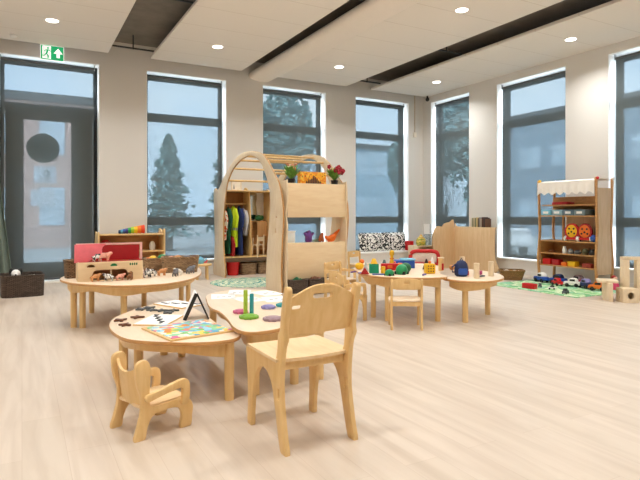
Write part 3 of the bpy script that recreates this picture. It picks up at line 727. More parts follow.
b = MB(); b.plate([(-.07, .03), (-.03, .03), (-.05, .13)], XZ((0, -.005, 0)), .003); b.build('drawing', GREY, pf)

def garment(label, x, mat, z0, z1, w=.09, dep=.30, stripes=None, seed=0, group='costumes on the wardrobe rail'):
    t = thing('costume', label, 'costume', (x, 10.19, 0), 0, group)
    rnd = random.Random(seed); rings = []; n = 22
    for i in range(11):
        f = i/10; z = z1+(z0-z1)*f
        sh = min(1, .25+f*5) if f < .2 else 1
        fl = 1+.18*f
        rings.append([((w/2)*fl*sh*math.cos(2*PI*k/n)*(1+.16*math.sin(k*3+seed+f*2))+.007*math.sin(f*3+seed), (dep/2)*sh*math.sin(2*PI*k/n)*(1+.05*math.sin(k*5+seed)), z+.01*math.sin(k*2)) for k in range(n)])
    b = MB(); b.loft(rings); fb = b.build('fabric', mat, t)
    for s in (-1, 1):
        b = MB(); b.tube([(0, s*dep*.36, z1-.05), (.02, s*dep*.5, z1-.2), (.0, s*dep*.52, z1-.42)], [.035, .036, .03], 8); b.build('sleeve', mat, fb)
    b = MB(); b.tube([(0, 0, z1-.01), (0, 0, z1+.035), (0, .018, z1+.05), (0, .02, z1+.03)], .004, 6); b.build('hanger', GREY, t)
    for z in stripes or []:
        k = 22; fr_ = (z1-z)/(z1-z0)
        b = MB(); b.loft([[((w/2)*1.2*math.cos(2*PI*q/k), (dep/2)*1.06*math.sin(2*PI*q/k), z+d) for q in range(k)] for d in (0, .05)], False, False); b.build('reflective_band', plain('reflective', '#9aa29a', .4), fb)
HV = plain('hi_vis', '#cfe81f', .7, .06)
garment('orange and white costume at the outer end of the wardrobe rail', 3.455, cells('orange_white', ['#e2672d', '#f0e8dc', '#d84a22'], 9, .8, 'noise'), .70, 1.30, .08, .3, seed=1)
garment('dark green costume next to the yellow safety vest', 3.545, plain('costume_green', '#12573c', .8), .42, 1.34, .08, .30, seed=2)
garment('bright yellow safety vest with a grey reflective band', 3.665, HV, .55, 1.35, .12, .32, [.88], 3)
garment('navy blue long costume coat hanging beside the safety vest', 3.785, plain('costume_navy', '#1d2f6b', .8), .39, 1.35, .09, .32, seed=4)
garment('pale grey short costume jacket closest to the wardrobe divider', 3.88, plain('costume_grey', '#c9c6c8', .85), .78, 1.31, .08, .3, seed=5)
garment('red costume skirt hanging low behind the safety vest', 3.6, plain('costume_red', '#a51f24', .8), .39, .80, .035, .3, seed=6, group=None)
def tub(name, label, loc, r0, r1, h, mat):
    t = thing(name, label, 'bucket', loc)
    MB().lathe([(r0, 0), (r1, h), (r1-.012, h), (r0-.01, .015)], n=20).build('tub', mat, t)
    MB().tube([((r1)*math.cos(a), (r1)*math.sin(a), h) for a in [2*PI*i/24 for i in range(24)]], .009, 6, True).build('rim', mat, t); return t
tub('bucket', 'red plastic bucket under the hanging costumes', (3.63, 10.12, 0), .105, .13, .25, RED)
basket('woven_basket', 'grey brown basket beside the red bucket under the wardrobe', (3.945, 10.15, 0), 0, .33, .28, .22, GWICKER, .9, 'baskets on the wardrobe floor')
basket('woven_basket', 'grey brown basket below the wardrobe mirror side, half behind the arch foot', (4.26, 10.15, 0), 0, .26, .28, .22, GWICKER, .9, 'baskets on the wardrobe floor')
db = thing('wooden_box', 'light brown open wooden box with shelves below the mirror', 'box', (4.222, 10.29, .37))
for q in ((-.17, -.155, -.1, .1, 0, .69), (.155, .17, -.1, .1, 0, .69), (-.155, .155, .085, .1, 0, .69), (-.155, .155, -.1, .085, .67, .69), (-.155, .155, -.1, .085, .1, .12)):
    MB().bx(*q, bev=.003).build('board', OAK, db)
MB().bx(-.05, .155, -.102, -.092, .38, .67, bev=.003).build('door', wood('door_tan', '#b98a58', '#c99b68', (6, 6, 1)), db)
tag(MB().ball((0, 0, .06), (.085, .075, .062)).ball((-.05, -.03, .06), (.05, .05, .05)).ball((.05, -.03, .065), (.05, .045, .05)).build('toy_cabbage', DGREEN, loc=(4.24, 10.28, 1.06)), 'dark green rounded leafy toy on top of the wooden box', 'toy')
dc = thing('doll_chair', 'pale little wooden doll chair in front of the box below the mirror', 'chair', (4.14, 10.07, .371), .4); dc.scale = (.62,)*3
for sx in (-1, 1):
    b = MB(); b.plate(smooth([(-.13, 0), (-.09, 0), (-.07, .3), (.08, .3), (.1, 0), (.14, 0), (.13, .36), (.10, .56), (.06, .54), (.07, .38), (-.08, .38), (-.1, .62), (-.14, .62)], 3), YZ((sx*.14, 0, 0)), .022, bev=.004); b.build('side_frame', PALE, dc)
MB().bx(-.14, .14, -.1, .13, .33, .35, bev=.004).build('seat', PALE, dc); MB().bx(-.14, .14, -.12, -.105, .46, .6, bev=.004).build('backrest', PALE, dc)

def rug(name, label, cx, cy, outline, mat):
    b = MB(); b.plate(outline, XY((0, 0, .004)), .008, bev=.002); return tag(b.build(name, mat, loc=(cx, cy, 0)), label, 'rug')
def ring_mat():
    m, nt, b = base_mat('leaf_ring_rug')
    tc = nt.nodes.new('ShaderNodeTexCoord'); w_ = nt.nodes.new('ShaderNodeTexWave'); w_.wave_type = 'RINGS'; w_.rings_direction = 'Z'
    w_.inputs['Scale'].default_value = 2.2; w_.inputs['Distortion'].default_value = 9; w_.inputs['Detail'].default_value = 2; w_.inputs['Detail Scale'].default_value = 2
    r_ = nt.nodes.new('ShaderNodeValToRGB'); r_.color_ramp.interpolation = 'CONSTANT'
    for i, (p_, c) in enumerate(((0, '#dfe0c4'), (.2, '#5fb08a'), (.36, '#ece4d0'), (.5, '#3a9aa6'), (.64, '#cfd06a'), (.74, '#e6e0cc'), (.84, '#2f8f86'))):
        e = r_.color_ramp.elements[i] if i < 2 else r_.color_ramp.elements.new(p_)
        e.position = p_; e.color = lin(c)
    nt.links.new(tc.outputs['Object'], w_.inputs['Vector']); nt.links.new(w_.outputs['Fac'], r_.inputs['Fac']); nt.links.new(r_.outputs['Color'], b.inputs['Base Color'])
    b.inputs['Roughness'].default_value = .9; return m
rug('round_rug', 'round pale rug with teal and green leaf rings inside the arch', 3.5, 8.9, circ(.68, 40), ring_mat())

# ---------------------------------------------------------------- low shelf by the door and its stacking cups
ls = thing('low_shelf', 'low wooden shelf against the wall between door and window', 'shelf', (1.72, 10.2, 0))
O = (1.72, 10.2)
lb(1.17, 2.26, 9.98, 10.42, .822, .845, O).build('top_board', BIRCH, ls); lb(1.17, 2.26, 9.99, 10.42, .52, .54, O).build('shelf_board', BIRCH, ls); lb(1.17, 2.26, 9.99, 10.42, .10, .12, O).build('shelf_board', BIRCH, ls)
lb(1.17, 2.26, 10.405, 10.42, .1, .82, O).build('back_panel', OAK, ls)
for x, zz in ((1.155, .89), (2.272, .93)):
    b = MB(); b.plate(smooth([(-.23, 0), (-.225, .4), (-.23, zz-.06), (-.19, zz), (-.12, zz-.02), (-.05, zz-.06), (.22, zz-.06), (.22, 0)], 4), YZ((x-1.72, 0, 0)), .03, bev=.005); b.build('side_panel', BIRCH, ls)
cols = [('#1e3f66', 'dark blue'), ('#5fa8cf', 'pale blue'), ('#2b4f9e', 'mid blue'), ('#3d3a86', 'violet blue'), ('#2e9a4b', 'green'), ('#a6cf2f', 'lime green'), ('#f2c21c', 'yellow'), ('#f07d1c', 'orange'), ('#e2431e', 'red orange')]
x = 1.50
for i, (c, nme) in enumerate(cols):
    r1 = .036+.0055*i; wd_ = .032+.004*i
    b = MB(); b.lathe([(r1*.82, 0), (r1, wd_), (r1-.006, wd_), (r1*.8, .01)], n=20); b.move(Matrix.Rotation(PI/2, 4, 'Y'))
    tag(b.build('stacking_cup', plain('cup_'+c[1:], c, .4), loc=(x, 10.12, .846+r1)), nme+' stacking cup in the row on the low shelf', 'stacking cup', 'rainbow stacking cups'); x += wd_+.001
for i, (x, c, h, l) in enumerate(((1.3, DRED, .2, 'dark red toy box inside the low shelf'), (2.1, WHITE, .16, 'white rounded jug inside the low shelf near its end'), (1.95, PURP, .22, 'purple fabric bundle inside the low shelf'))):
    b = MB(); b.lathe([(.07, 0), (.085, h*.5), (.06, h*.85), (.03, h)], n=16, sx=1.3 if i != 1 else .7, sy=1 if i != 1 else .6); tag(b.build(('toy_box', 'toy_jug', 'cloth_bundle')[i], c, loc=(x, 10.2, .54 if i == 1 else .12 if i == 2 else .54)), l, 'toy')
# ---------------------------------------------------------------- low round stool table near the wardrobe
st = thing('low_stool', 'low pale wooden stool table beside the wardrobe side', 'stool', (2.9, 9.75, 0))
MB().lathe([(.17, 0), (.18, .01), (.18, .03), (.17, .04)], (0, 0, .25), 24).build('top', BIRCH, st)
for k in range(4): MB().cyl((.13*math.cos(k*PI/2+.6), .13*math.sin(k*PI/2+.6), 0), (.12*math.cos(k*PI/2+.6), .12*math.sin(k*PI/2+.6), .25), .022).build('leg', BIRCH, st)
tp = thing('toy_teapot', 'light blue toy teapot on the low stool', 'toy', (2.86, 9.72, .29))
MB().lathe([(.05, 0), (.075, .04), (.07, .09), (.035, .115), (.012, .13)], n=18).build('pot', LBLUE, tp); MB().tube([(.06, 0, .04), (.1, 0, .06), (.115, 0, .1)], [.016, .013, .01]).build('spout', LBLUE, tp)
for x, y, c, l in ((2.76, 9.83, DRED, 'dark red toy bowl behind the blue teapot'), (2.99, 9.86, PINK, 'pink toy bowl at the edge of the low stool')):
    tag(MB().lathe([(.03, 0), (.055, .05), (.05, .05), (.026, .01)], n=16).build('toy_bowl', c, loc=(x, y, .29)), l, 'toy')

# ---------------------------------------------------------------- barn table
bn = thing('toy_barn', 'wooden toy barn with pink wavy roof and dark red inside', 'toy barn', (.83, 6.15, ZC))
O = (.83, 6.15)
def arch_hole(x0, x1, z1, r, z0=.012): return [(x0, z0), (x1, z0)]+[(x1-r+r*math.cos(a), z1-r+r*math.sin(a)) for a in [i*PI/12 for i in range(7)]]+[(x0+r-r*math.cos(a), z1-r+r*math.sin(a)) for a in [PI/2-i*PI/12 for i in range(7)]]
def half(cx, cz, r): return [(cx-r, cz), (cx+r, cz)]+[(cx+r*math.cos(a), cz+.8*r*math.sin(a)) for a in [PI*i/8 for i in range(1, 8)]]
b = MB(); b.plate([(-.33, 0), (.315, 0), (.315, .2), (-.33, .2)], XZ((0, -.10, 0)), .014, [arch_hole(-.19, .16, .115, .05), half(-.205, .145, .038), half(.02, .15, .036)], bev=.003); b.build('front_wall', BIRCH2, bn)
MB().bx(-.015, .0, -.105, -.095, .012, .115).build('doorpost', BIRCH2, bn)
b = MB()
for k in range(4): b.ball((.185+.022*k, -.109, .165), (.008, .004, .014), n=8)
b.build('painted_marks', DGREEN, bn)
MB().bx(-.033+.02, .053, -.095, -.09, .15, .185).build('window_panel', GREEN, bn)
MB().bx(-.33, -.316, -.092, .12, 0, .2).build('side_wall', BIRCH2, bn); MB().bx(.301, .315, -.092, .12, 0, .2).build('side_wall', RED, bn)
MB().bx(-.316, .301, .106, .12, 0, .2).build('back_wall', OAK, bn); MB().bx(-.316, .301, -.092, .106, .185, .195).build('upper_floor', DRED, bn)
MB().bx(-.30, .315, .10, .112, .2, .36).build('inside_panel', DRED, bn)
b = MB(); b.plate([(-.33, .2), (.35, .2), (.35, .385), (-.33, .385)], XZ((0, .118, 0)), .012, [[(-.3, .22), (.325, .22), (.325, .365), (-.3, .365)]]); b.build('roof_frame', plain('pale_pink', '#eec0b8', .5), bn)
wv = smooth([(-.36, .2), (-.24, .2), (-.19, .225), (-.13, .235), (-.09, .275), (-.09, .30), (-.085, .345), (-.06, .375), (-.045, .39)], 4, False)
b = MB(); b.plate([(-.355, .385)]+[(-.36, .195)]+wv[2:], frame((0, -.085, 0), (1, 0, 0), (0, .12, 1)), .012, bev=.003); b.build('roof', PINK, bn)
basket('small_basket', 'small brown basket standing behind the barn end on the table', (.485, 6.5, ZC), .2, .16, .15, .19, WICKER, .9)
QV = [(0, 0, .06), (.035, 0, .062), (-.035, 0, .062), (.055, 0, .085), (.078, 0, .082), (.033, .018, .03), (.033, .018, .003), (.033, -.018, .03), (.033, -.018, .003), (-.036, .018, .03), (-.036, .018, .003), (-.036, -.018, .03), (-.036, -.018, .003), (-.058, 0, .045)]
QE = [(0, 1), (0, 2), (1, 3), (3, 4), (1, 5), (5, 6), (1, 7), (7, 8), (2, 9), (9, 10), (2, 11), (11, 12), (2, 13)]
QR = [.026, .024, .024, .016, .012, .009, .008, .009, .008, .009, .008, .009, .008, .004]
COW = cells('cow_patches', ['#f2efea', '#1f1c1b', '#f4f1ec'], 22, .5, 'noise'); HORSE = plain('horse_brown', '#8a5a35', .5); PIG = plain('pig', '#eaa590', .5); ZEB = cells('zebra', ['#efece6', '#2a2827'], 26, .5, 'noise', (3, 1, 1)); SHEEP = plain('sheep', '#e9e4da', .9); TAN = plain('tan_toy', '#cf8f57', .5); GREYA = plain('grey_toy', '#77767a', .6)
qmesh = {}
for i, (x, y, z, rz, mat, s, l) in enumerate((
        (.69, 6.10, ZC+.196, .4, COW, 1.0, 'black and white toy cow standing on the upper floor of the barn'),
        (.76, 6.09, ZC+.196, -.3, PIG, 1.1, 'pink toy pig beside the cow on the upper barn floor'),
        (.66, 6.0, ZC, .2, TAN, .9, 'tan toy animal in front of the barn archway'),
        (.79, 5.97, ZC, 2.8, ZEB, .9, 'black and white striped toy animal in front of the barn archway'),
        (.90, 5.98, ZC, .1, PIG, .8, 'pink toy animal in front of the barn doorpost'),
        (1.0, 5.97, ZC, 1.2, HORSE, .95, 'brown toy horse at the barn corner by the table rim'),
        (1.20, 6.10, ZC, .3, ZEB, 1.0, 'striped toy animal just beside the barn end wall'),
        (1.27, 6.18, ZC, 2.6, COW, 1.0, 'spotted toy cow a little behind the striped animal by the barn'),
        (1.38, 6.2, ZC, .2, TAN, .95, 'orange tan toy animal between the barn and the baskets'),
        (1.50, 6.06, ZC, 1.0, GREYA, .95, 'grey toy animal in front of the front basket'),
        (1.56, 6.15, ZC, 2.4, SHEEP, .9, 'white toy sheep in front of the front basket'),
        (1.72, 6.25, ZC, .5, GREYA, 1.05, 'dark grey toy animal near the table rim by the basket end'))):
    if mat.name not in qmesh:
        o = skinned('toy_animal', QV, QE, QR, mat, (x, y, z), rz); qmesh[mat.name] = o
    else:
        o = qmesh[mat.name].copy(); COL.objects.link(o); o.location = (x, y, z); o.rotation_euler = (0, 0, rz)
    o.scale = (s,)*3; tag(o, l, 'toy animal', 'toy farm animals')
basket('wicker_tray_basket', 'long wicker basket with colourful toys on the barn table, further back', (1.5, 6.83, ZC), -.25, .42, .24, .15, GWICKER, .9)
basket('wicker_tray_basket', 'long wicker basket of natural pieces at the table rim, in front of the other', (1.68, 6.55, ZC), -.25, .44, .24, .18, GWICKER, .9)
for x, y, z, r_, c, l in ((1.42, 6.86, .11, .045, YEL, 'yellow toy piece in the back basket'), (1.36, 6.84, .10, .035, ORANGE, 'orange toy piece in the back basket'), (1.53, 6.83, .12, .05, GREEN, 'green toy ball in the back basket'), (1.59, 6.79, .105, .04, BLUE, 'blue toy piece in the back basket'),
                        (1.66, 6.6, .13, .04, TAN, 'tan wooden piece in the front basket'), (1.76, 6.54, .125, .045, GREYA, 'grey stone in the front basket'), (1.84, 6.52, .13, .035, BROWN, 'brown wooden piece in the front basket'), (1.58, 6.6, .125, .035, PIG, 'pinkish piece in the front basket')):
    for q in range(1): tag(MB().ball((0, 0, 0), (r_*1.2, r_, r_*.9), n=10).build('toy_piece', c, loc=(x, y, ZC+z+.035)), l, 'toy', 'pieces in the wicker baskets')

# ---------------------------------------------------------------- puzzle table things
PZ = cells('puzzle_print', ['#6fc0dc', '#f3d25a', '#e98a3c', '#8fd0a0', '#f2efe6', '#d873a0', '#58a7cf', '#e9e2c9', '#76b85a', '#9fd3ea'], 26, .5)
pz = thing('jigsaw_puzzle', 'colourful square jigsaw puzzle in a wooden tray at the table rim', 'puzzle', (.99, 3.64, ZA), math.atan2(-.448, .084)+PI)
b = MB(); b.plate([(-.235, -.235), (.235, -.235), (.235, .235), (-.235, .235)], XY((0, 0, .006)), .012, bev=.002); tr_ = b.build('tray', BIRCH, pz)
b = MB(); b.plate([(-.215, -.215), (.215, -.215), (.215, .215), (-.215, .215)], XY((0, 0, .0135)), .004, bev=.001); b.build('puzzle_picture', PZ, tr_)
def tray(label, cx, cy, rz):
    t = thing('step_board', label, 'puzzle board', (cx, cy, ZA), rz, 'white boards with black steps')
    b = MB(); b.plate([(-.19, -.12), (.19, -.12), (.19, .12), (-.19, .12)], XY((0, 0, .006)), .012, bev=.002, edge=1); b.build('board', [PAPER, BIRCH], t)
    b = MB()
    for i in range(4): b.bx(-.15+.08*i, -.08+.08*i, -.07+.045*i, -.052+.045*i, .012, .017); b.bx(-.085+.08*i, -.075+.08*i, -.07+.045*i, -.03+.045*i, .012, .016)
    b.build('black_steps', BLACK, kids(t)[0])
tray('white board with black step pattern behind the jigsaw puzzle', .89, 4.07, .98)
tray('white board with black step pattern at the far rim of the puzzle table', 1.19, 4.70, -1.14)
tn = thing('tent_card', 'black edged A-shaped folded card standing on the puzzle table', 'card stand', (1.145, 3.99, ZA), -.2)
for s in (-1, 1):
    b = MB(); rot = Matrix.Rotation(-s*.42, 3, 'Y')
    b.box((s*.045, .09, .098), (.004, .20, .212), rot=rot); cf_ = b.build('card_face', PAPER, tn)
    b = MB(); b.box((s*.045, -.016, .098), (.026 if s < 0 else .013, .012, .212), rot=rot); b.build('black_edge', BLACK, cf_)
for i, (x, y, a) in enumerate(((.635, 4.2, .3), (.765, 4.26, -.4), (.64, 4.01, .9))):
    b = MB(); b.plate(smooth([(-.05, .0), (-.015, .012), (-.02, .04), (0, .045), (.015, .014), (.055, .005), (.015, -.012), (0, -.045), (-.02, -.035), (-.015, -.012)], 3), XY((0, 0, .008)), .014, bev=.003)
    tag(b.build('wooden_piece', BROWN, loc=(x, y, ZA), rz=a), 'brown cross shaped wooden piece '+('at the outer rim of the puzzle table', 'closest to the white board', 'closest to the viewer, above the armchair')[i], 'puzzle piece', 'brown wooden pieces')
for i, (x, y, a) in enumerate(((.86, 4.60, .2), (.93, 4.52, 1.0), (.99, 4.46, -.5), (1.02, 4.34, .4), (1.08, 4.42, 1.2), (.93, 4.64, .1))):
    b = MB(); b.plate(smooth([(-.05, .0), (-.015, .012), (-.02, .04), (0, .045), (.015, .014), (.055, .005), (.015, -.012), (0, -.045), (-.02, -.035), (-.015, -.012)], 3), XY((0, 0, .008)), .014, bev=.003)
    tag(b.build('wooden_piece', DGREY, loc=(x, y, ZA), rz=a), ('dark grey piece first of the cluster from the outer rim', 'dark grey piece in the front of the cluster', 'dark grey piece in the cluster middle', 'dark grey piece of the cluster closest to the white board', 'dark grey piece of the cluster closest to the tent card', 'dark grey piece at the back of the cluster')[i], 'puzzle piece', 'grey wooden pieces')

# ---------------------------------------------------------------- peg table things
def disc(label, x, y, c, r=.054):
    t = thing('peg_disc', label, 'toy', (x, y, ZB), 0, 'scalloped peg discs')
    b = MB(); b.plate([(r*(1+.07*math.sin(10*a))*math.cos(a), r*(1+.07*math.sin(10*a))*math.sin(a)) for a in [2*PI*i/60 for i in range(60)]], XY((0, 0, .011)), .022, bev=.006); b.build('base', c, t)
    b = MB(); b.plate(circ(r*.72, 24), XY((0, 0, .024)), .005, bev=.002); b.build('top_plate', {'LIME': LIME}.get(c.name, c), t)
disc('pink scalloped disc behind the green upright pegs', 1.43, 3.82, plain('rose', '#c5628a', .5)); disc('lime green scalloped disc in front of the upright pegs', 1.41, 3.60, plain('disc_lime', '#7fb23c', .5), .066)
disc('purple grey scalloped disc in the table middle', 1.69, 3.90, LILAC); disc('greyish pink scalloped disc closest to the table front rim', 1.53, 3.45, MAUVE, .068); disc('teal scalloped disc half hidden by the chair post', 1.83, 3.93, TEAL)
for x, y, c, h, l in ((1.435, 3.73, LIME, .185, 'tall lime yellow peg standing upright'), (1.455, 3.66, TEAL, .165, 'tall teal peg standing upright beside the lime one')):
    b = MB(); b.box((0, 0, h/2), (.034, .02, h), bev=.008, rz=.5); tag(b.build('peg_stick', c, loc=(x, y, ZB)), l, 'peg', 'upright pegs')
for i, (x, y, a) in enumerate(((1.58, 4.66, -.3), (1.80, 4.83, -.4), (2.0, 4.66, .2), (1.72, 4.40, .1), (1.93, 4.3, -.2))):
    t = thing('paper_sheet', 'white printed paper sheet '+('nearest the wavy table corner', 'at the far rim beside the rug', 'at the far rim close to the arch foot', 'in the middle of the wavy table', 'half behind the chair backrest')[i], 'paper', (x, y, ZB), a, 'paper sheets on the wavy table')
    MB().bx(-.105, .105, -.145, .145, 0, .002).build('sheet', PAPER, t)
    b = MB()
    for q in range(3): b.bx(-.06+.05*q, -.03+.05*q, -.05+.03*(q % 2), -.02+.03*(q % 2), .002, .003)
    b.build('printed_marks', GREY, kids(t)[0])

# ---------------------------------------------------------------- building toy table
def block(name, label, loc, d, mat, rz=0, cat='toy block', bev=.006): return tag(MB().box((0, 0, d[2]/2), d, bev=bev).build(name, mat, loc=loc, rz=rz), label, cat)
def cone(name, label, loc, r0, r1, h, mat, cat='toy block', n=16): return tag(MB().cyl((0, 0, 0), (0, 0, h), r0, r1, n).build(name, mat, loc=loc), label, cat)
def toy_train(name, label, loc, rz, mat):
    t = thing(name, label, 'toy vehicle', loc, rz)
    MB().bx(-.13, .07, -.04, .04, .02, .10, bev=.006).build('body', mat, t); MB().bx(.07, .13, -.038, .038, .02, .105, bev=.01).build('cab', ORANGE, t)
    MB().bx(-.06, 0, -.042, .042, .05, .085, bev=.004).build('panel', ORANGE, t)
    for x in (-.09, .08):
        for s in (-1, 1): MB().cyl((x, s*.035, .025), (x, s*.048, .025), .025).build('wheel', DRED, t)
toy_train('toy_wagon', 'red toy wagon with orange end on the building toy table', (3.86, 5.22, ZD), -.48, RED)
block('toy_block', 'bright green block tower beside the red wagon', (3.60, 5.22, ZD), (.11, .07, .11), plain('jade', '#159a72', .4), -.5)
cone('toy_cone', 'yellow cone on top of the green block tower', (3.60, 5.22, ZD+.11), .045, .018, .06, YEL)
block('toy_block', 'yellow upright block between green tower and red wagon', (3.66, 5.12, ZD), (.04, .04, .085), YEL, .2)
tag(MB().plate([(-.05, 0), (.05, 0), (0, .08)], XZ(), .05, bev=.004).build('toy_triangle', DRED, loc=(3.44, 5.17, ZD), rz=-.5), 'dark red triangular block at the table edge', 'toy block')
def turtle(label, loc, s, mat, rz):
    t = thing('toy_turtle', label, 'toy', loc, rz)
    b = MB(); b.ball((0, 0, .035*s), (.075*s, .055*s, .06*s)); b.build('shell', mat, t); b = MB(); b.ball((.08*s, 0, .035*s), (.03*s, .024*s, .028*s)); b.build('head', mat, t)
    for x in (-.04, .04):
        for y in (-.04, .04): MB().cyl((x*s, y*s, 0), (x*s, y*s, .03*s), .016*s).build('wheel', BLACK, t)
turtle('small green rounded toy at the table rim, above the small chair', (3.60, 4.92, ZD), .78, GREEN, .3); turtle('larger green rounded toy beside the small green one', (3.82, 4.98, ZD), 1.2, GREEN, .5)
tag(MB().ball((0, 0, .055), (.07, .06, .06)).build('toy_hill', DGREEN, loc=(3.97, 5.10, ZD)), 'dark green dome toy behind the larger green toy', 'toy')
bb = thing('blue_toy_box', 'blue plastic box with light blue lid behind the green toys', 'box', (4.30, 5.55, ZD), -.5)
MB().bx(-.12, .12, -.09, .09, 0, .1, bev=.008).build('box', BLUE, bb); MB().bx(-.05, .13, -.095, .095, .1, .118, bev=.006).build('lid', LBLUE, bb)
yt = thing('toy_cube', 'yellow patterned activity cube on the building toy table', 'toy', (4.14, 4.87, ZD), -.35)
MB().box((0, 0, .058), (.115, .095, .115), bev=.012).build('cube', YEL, yt)
b = MB()
for x in (-.03, .0, .03):
    for z in (.03, .06, .09): b.ball((x, -.048, z), (.008, .004, .008), n=8)
b.build('printed_dots', BROWN, kids(yt)[0]); MB().ball((.0, 0, .13), .018).build('knob', ORANGE, yt)
cone('toy_figure', 'dark brown pointed toy figure behind the yellow cube', (4.42, 5.26, ZD), .05, .008, .13, plain('dark_brown', '#3f221e', .5), 'toy figure')
cone('toy_cone', 'white pointed paper cone behind the yellow cube', (4.53, 5.28, ZD), .05, .006, .15, PAPER, 'toy')
po = thing('toy_post', 'wooden toy post with a red band beside the yellow cube', 'toy', (4.47, 5.05, ZD))
MB().cyl((0, 0, 0), (0, 0, .15), .032).build('post', BIRCH, po); MB().box((.0, -.032, .05), (.026, .012, .08), bev=.003).build('red_band', RED, po); MB().cyl((0, 0, .15), (0, 0, .162), .04).build('cap', PALE, po)
tag(MB().ball((0, 0, .035), .035).build('toy_ball', TAN, loc=(4.62, 5.02, ZD)), 'small tan wooden ball beside the navy bag', 'ball')
gi = thing('toy_giraffe', 'tall yellow toy figure standing at the back of the building table', 'toy figure', (4.25, 5.75, ZD))
MB().lathe([(.04, 0), (.035, .05), (.022, .09), (.02, .14), (.032, .16), (.03, .2), (.012, .215)], n=14).build('body', YEL, gi); MB().cyl((0, 0, .1), (0, 0, .11), .03).build('collar', ORANGE, gi)
cone('toy_cone', 'silver pyramid beside the green block tower', (3.62, 5.42, ZD), .05, .005, .11, plain('silver', '#b9bdc0', .35), n=4)
cone('toy_cone', 'orange cone standing behind the green block tower', (3.80, 5.53, ZD), .04, .005, .14, ORANGE)
cone('toy_cone', 'grey green cone standing behind the red wagon', (3.95, 5.5, ZD), .05, .012, .12, plain('slate', '#5d7a78', .5))
cone('toy_peg', 'small pink peg standing behind the red wagon', (4.05, 5.42, ZD), .02, .014, .1, PINK)
dl = thing('toy_duck', 'yellow and orange toy duck at the end of the building table', 'toy', (3.66, 5.62, ZD))
MB().ball((0, 0, .045), (.06, .045, .045)).build('body', YEL, dl); MB().ball((.035, 0, .1), .03).build('head', ORANGE, dl)
for x, y, a, c, l in ((3.42, 5.38, .3, PURP, 'purple stick at the table end'), (3.45, 5.26, .1, LILAC, 'lilac stick near the red triangle'), (3.53, 5.03, -.55, plain('stick_blue', '#5a6fb0', .5), 'blue stick lying along the table rim'), (3.96, 4.75, .5, plain('stick_violet', '#6a63a8', .5), 'violet stick in front of the yellow cube')):
    tag(MB().box((0, 0, .008), (.14 if 'blue' in l else .09, .02, .016), bev=.005).build('craft_stick', c, loc=(x, y, ZD), rz=a), l, 'stick', 'loose sticks on the toy table')
# wooden cylinders and bag on the smaller table
for x, y, h, l in ((4.47, 4.46, .17, 'plain wooden cylinder in front on the smaller table'), (4.78, 4.54, .17, 'plain wooden cylinder at the outer end of the smaller table'), (4.72, 4.95, .20, 'plain wooden cylinder behind the navy bag')):
    tag(MB().cyl((0, 0, 0), (0, 0, h), .032).build('wooden_cylinder', PALE, loc=(x, y, ZE)), l, 'wooden cylinder', 'wooden cylinders')
bg = thing('toy_bag', 'navy blue rounded toy backpack on the smaller table', 'bag', (4.47, 4.70, ZE), -.4)
b = MB(); b.loft([[(rx*math.cos(a), ry*math.sin(a), z) for a in [2*PI*i/20 for i in range(20)]] for rx, ry, z in ((.06, .05, 0), (.078, .062, .02), (.082, .066, .08), (.07, .055, .14), (.05, .04, .17), (.02, .02, .185))]); b.build('bag_body', NAVY, bg)
MB().loft([[(.055*s*math.cos(a), -.05-.02*s*math.sin(a) if math.sin(a) > 0 else -.05, z) for a in [PI*i/10 for i in range(11)]] for s, z in ((.7, .02), (1, .03), (1, .08), (.8, .095))]).build('front_pocket', BLUE, bg)
MB().tube([(-.07, 0, .05), (-.11, -.01, .05), (-.115, -.01, .11), (-.065, 0, .14)], .008).build('strap', NAVY, bg); MB().tube([(-.02, 0, .175), (0, 0, .21), (.02, 0, .175)], .006).build('carry_loop', NAVY, bg)
block('toy_shape', 'magenta wedge between the wooden cylinders', (4.78, 4.72, ZE), (.1, .05, .045), plain('magenta', '#b5306e', .5), .6); block('toy_shape', 'flat dark grey slab between the wooden cylinders', (4.64, 4.55, ZE), (.09, .04, .014), DGREY, .3, bev=.003)
block('toy_shape', 'small red block just behind the front wooden cylinder', (4.60, 4.75, ZE), (.05, .04, .05), RED, .2)

# ---------------------------------------------------------------- cushion bench, red seat and corner things
bc = thing('window_bench', 'low white bench under the back window beside the corner', 'bench', (7.25, 10.17, 0))
MB().bx(-.85, .85, -.27, .27, .31, .35, bev=.006).build('seat', WHITE, bc); MB().bx(-.82, .82, -.23, .25, .05, .31).build('bench_body', WHITE, bc)
LEAF = cells('leaf_print', ['#f2f0ea', '#161616', '#f0eee8', '#1b1b1b', '#f2f0ea'], 8, .8, 'noise', (1, 1, 1), 4)
for x, l, a in ((6.96, 'black and white patterned cushion leaning nearest the arch side', .05), (7.62, 'black and white patterned cushion leaning nearest the room corner', -.05)):
    b = MB(); n_ = 10
    def cf(u, v, s):
        e = (1-abs(2*u-1)**3.5)*(1-abs(2*v-1)**3.5)
        return ((u-.5)*.66, s*.075*max(0, e)**.6, (v-.5)*.42)
    for s in (-1, 1):
        bm2 = bmesh.new(); g = [[bm2.verts.new(cf(i/n_, j/n_, s)) for j in range(n_+1)] for i in range(n_+1)]
        for i in range(n_):
            for j in range(n_): bm2.faces.new((g[i][j], g[i+1][j], g[i+1][j+1], g[i][j+1]))
        b.merge(bm2)
    bmesh.ops.remove_doubles(b.bm, verts=b.bm.verts[:], dist=.0005); bmesh.ops.recalc_face_normals(b.bm, faces=b.bm.faces[:])
    b.move(Matrix.Translation((0, 0, .21)) @ Matrix.Rotation(-.2, 4, 'X'))
    tag(b.build('cushion', LEAF, loc=(x, 10.22, .35), rz=a), l, 'cushion', 'patterned cushions')
rs = thing('toddler_sofa', 'red rimmed little seat with beige middle behind the toy table', 'toy sofa', (7.2, 8.63, 0), -.62); rs.scale = (.88,)*3
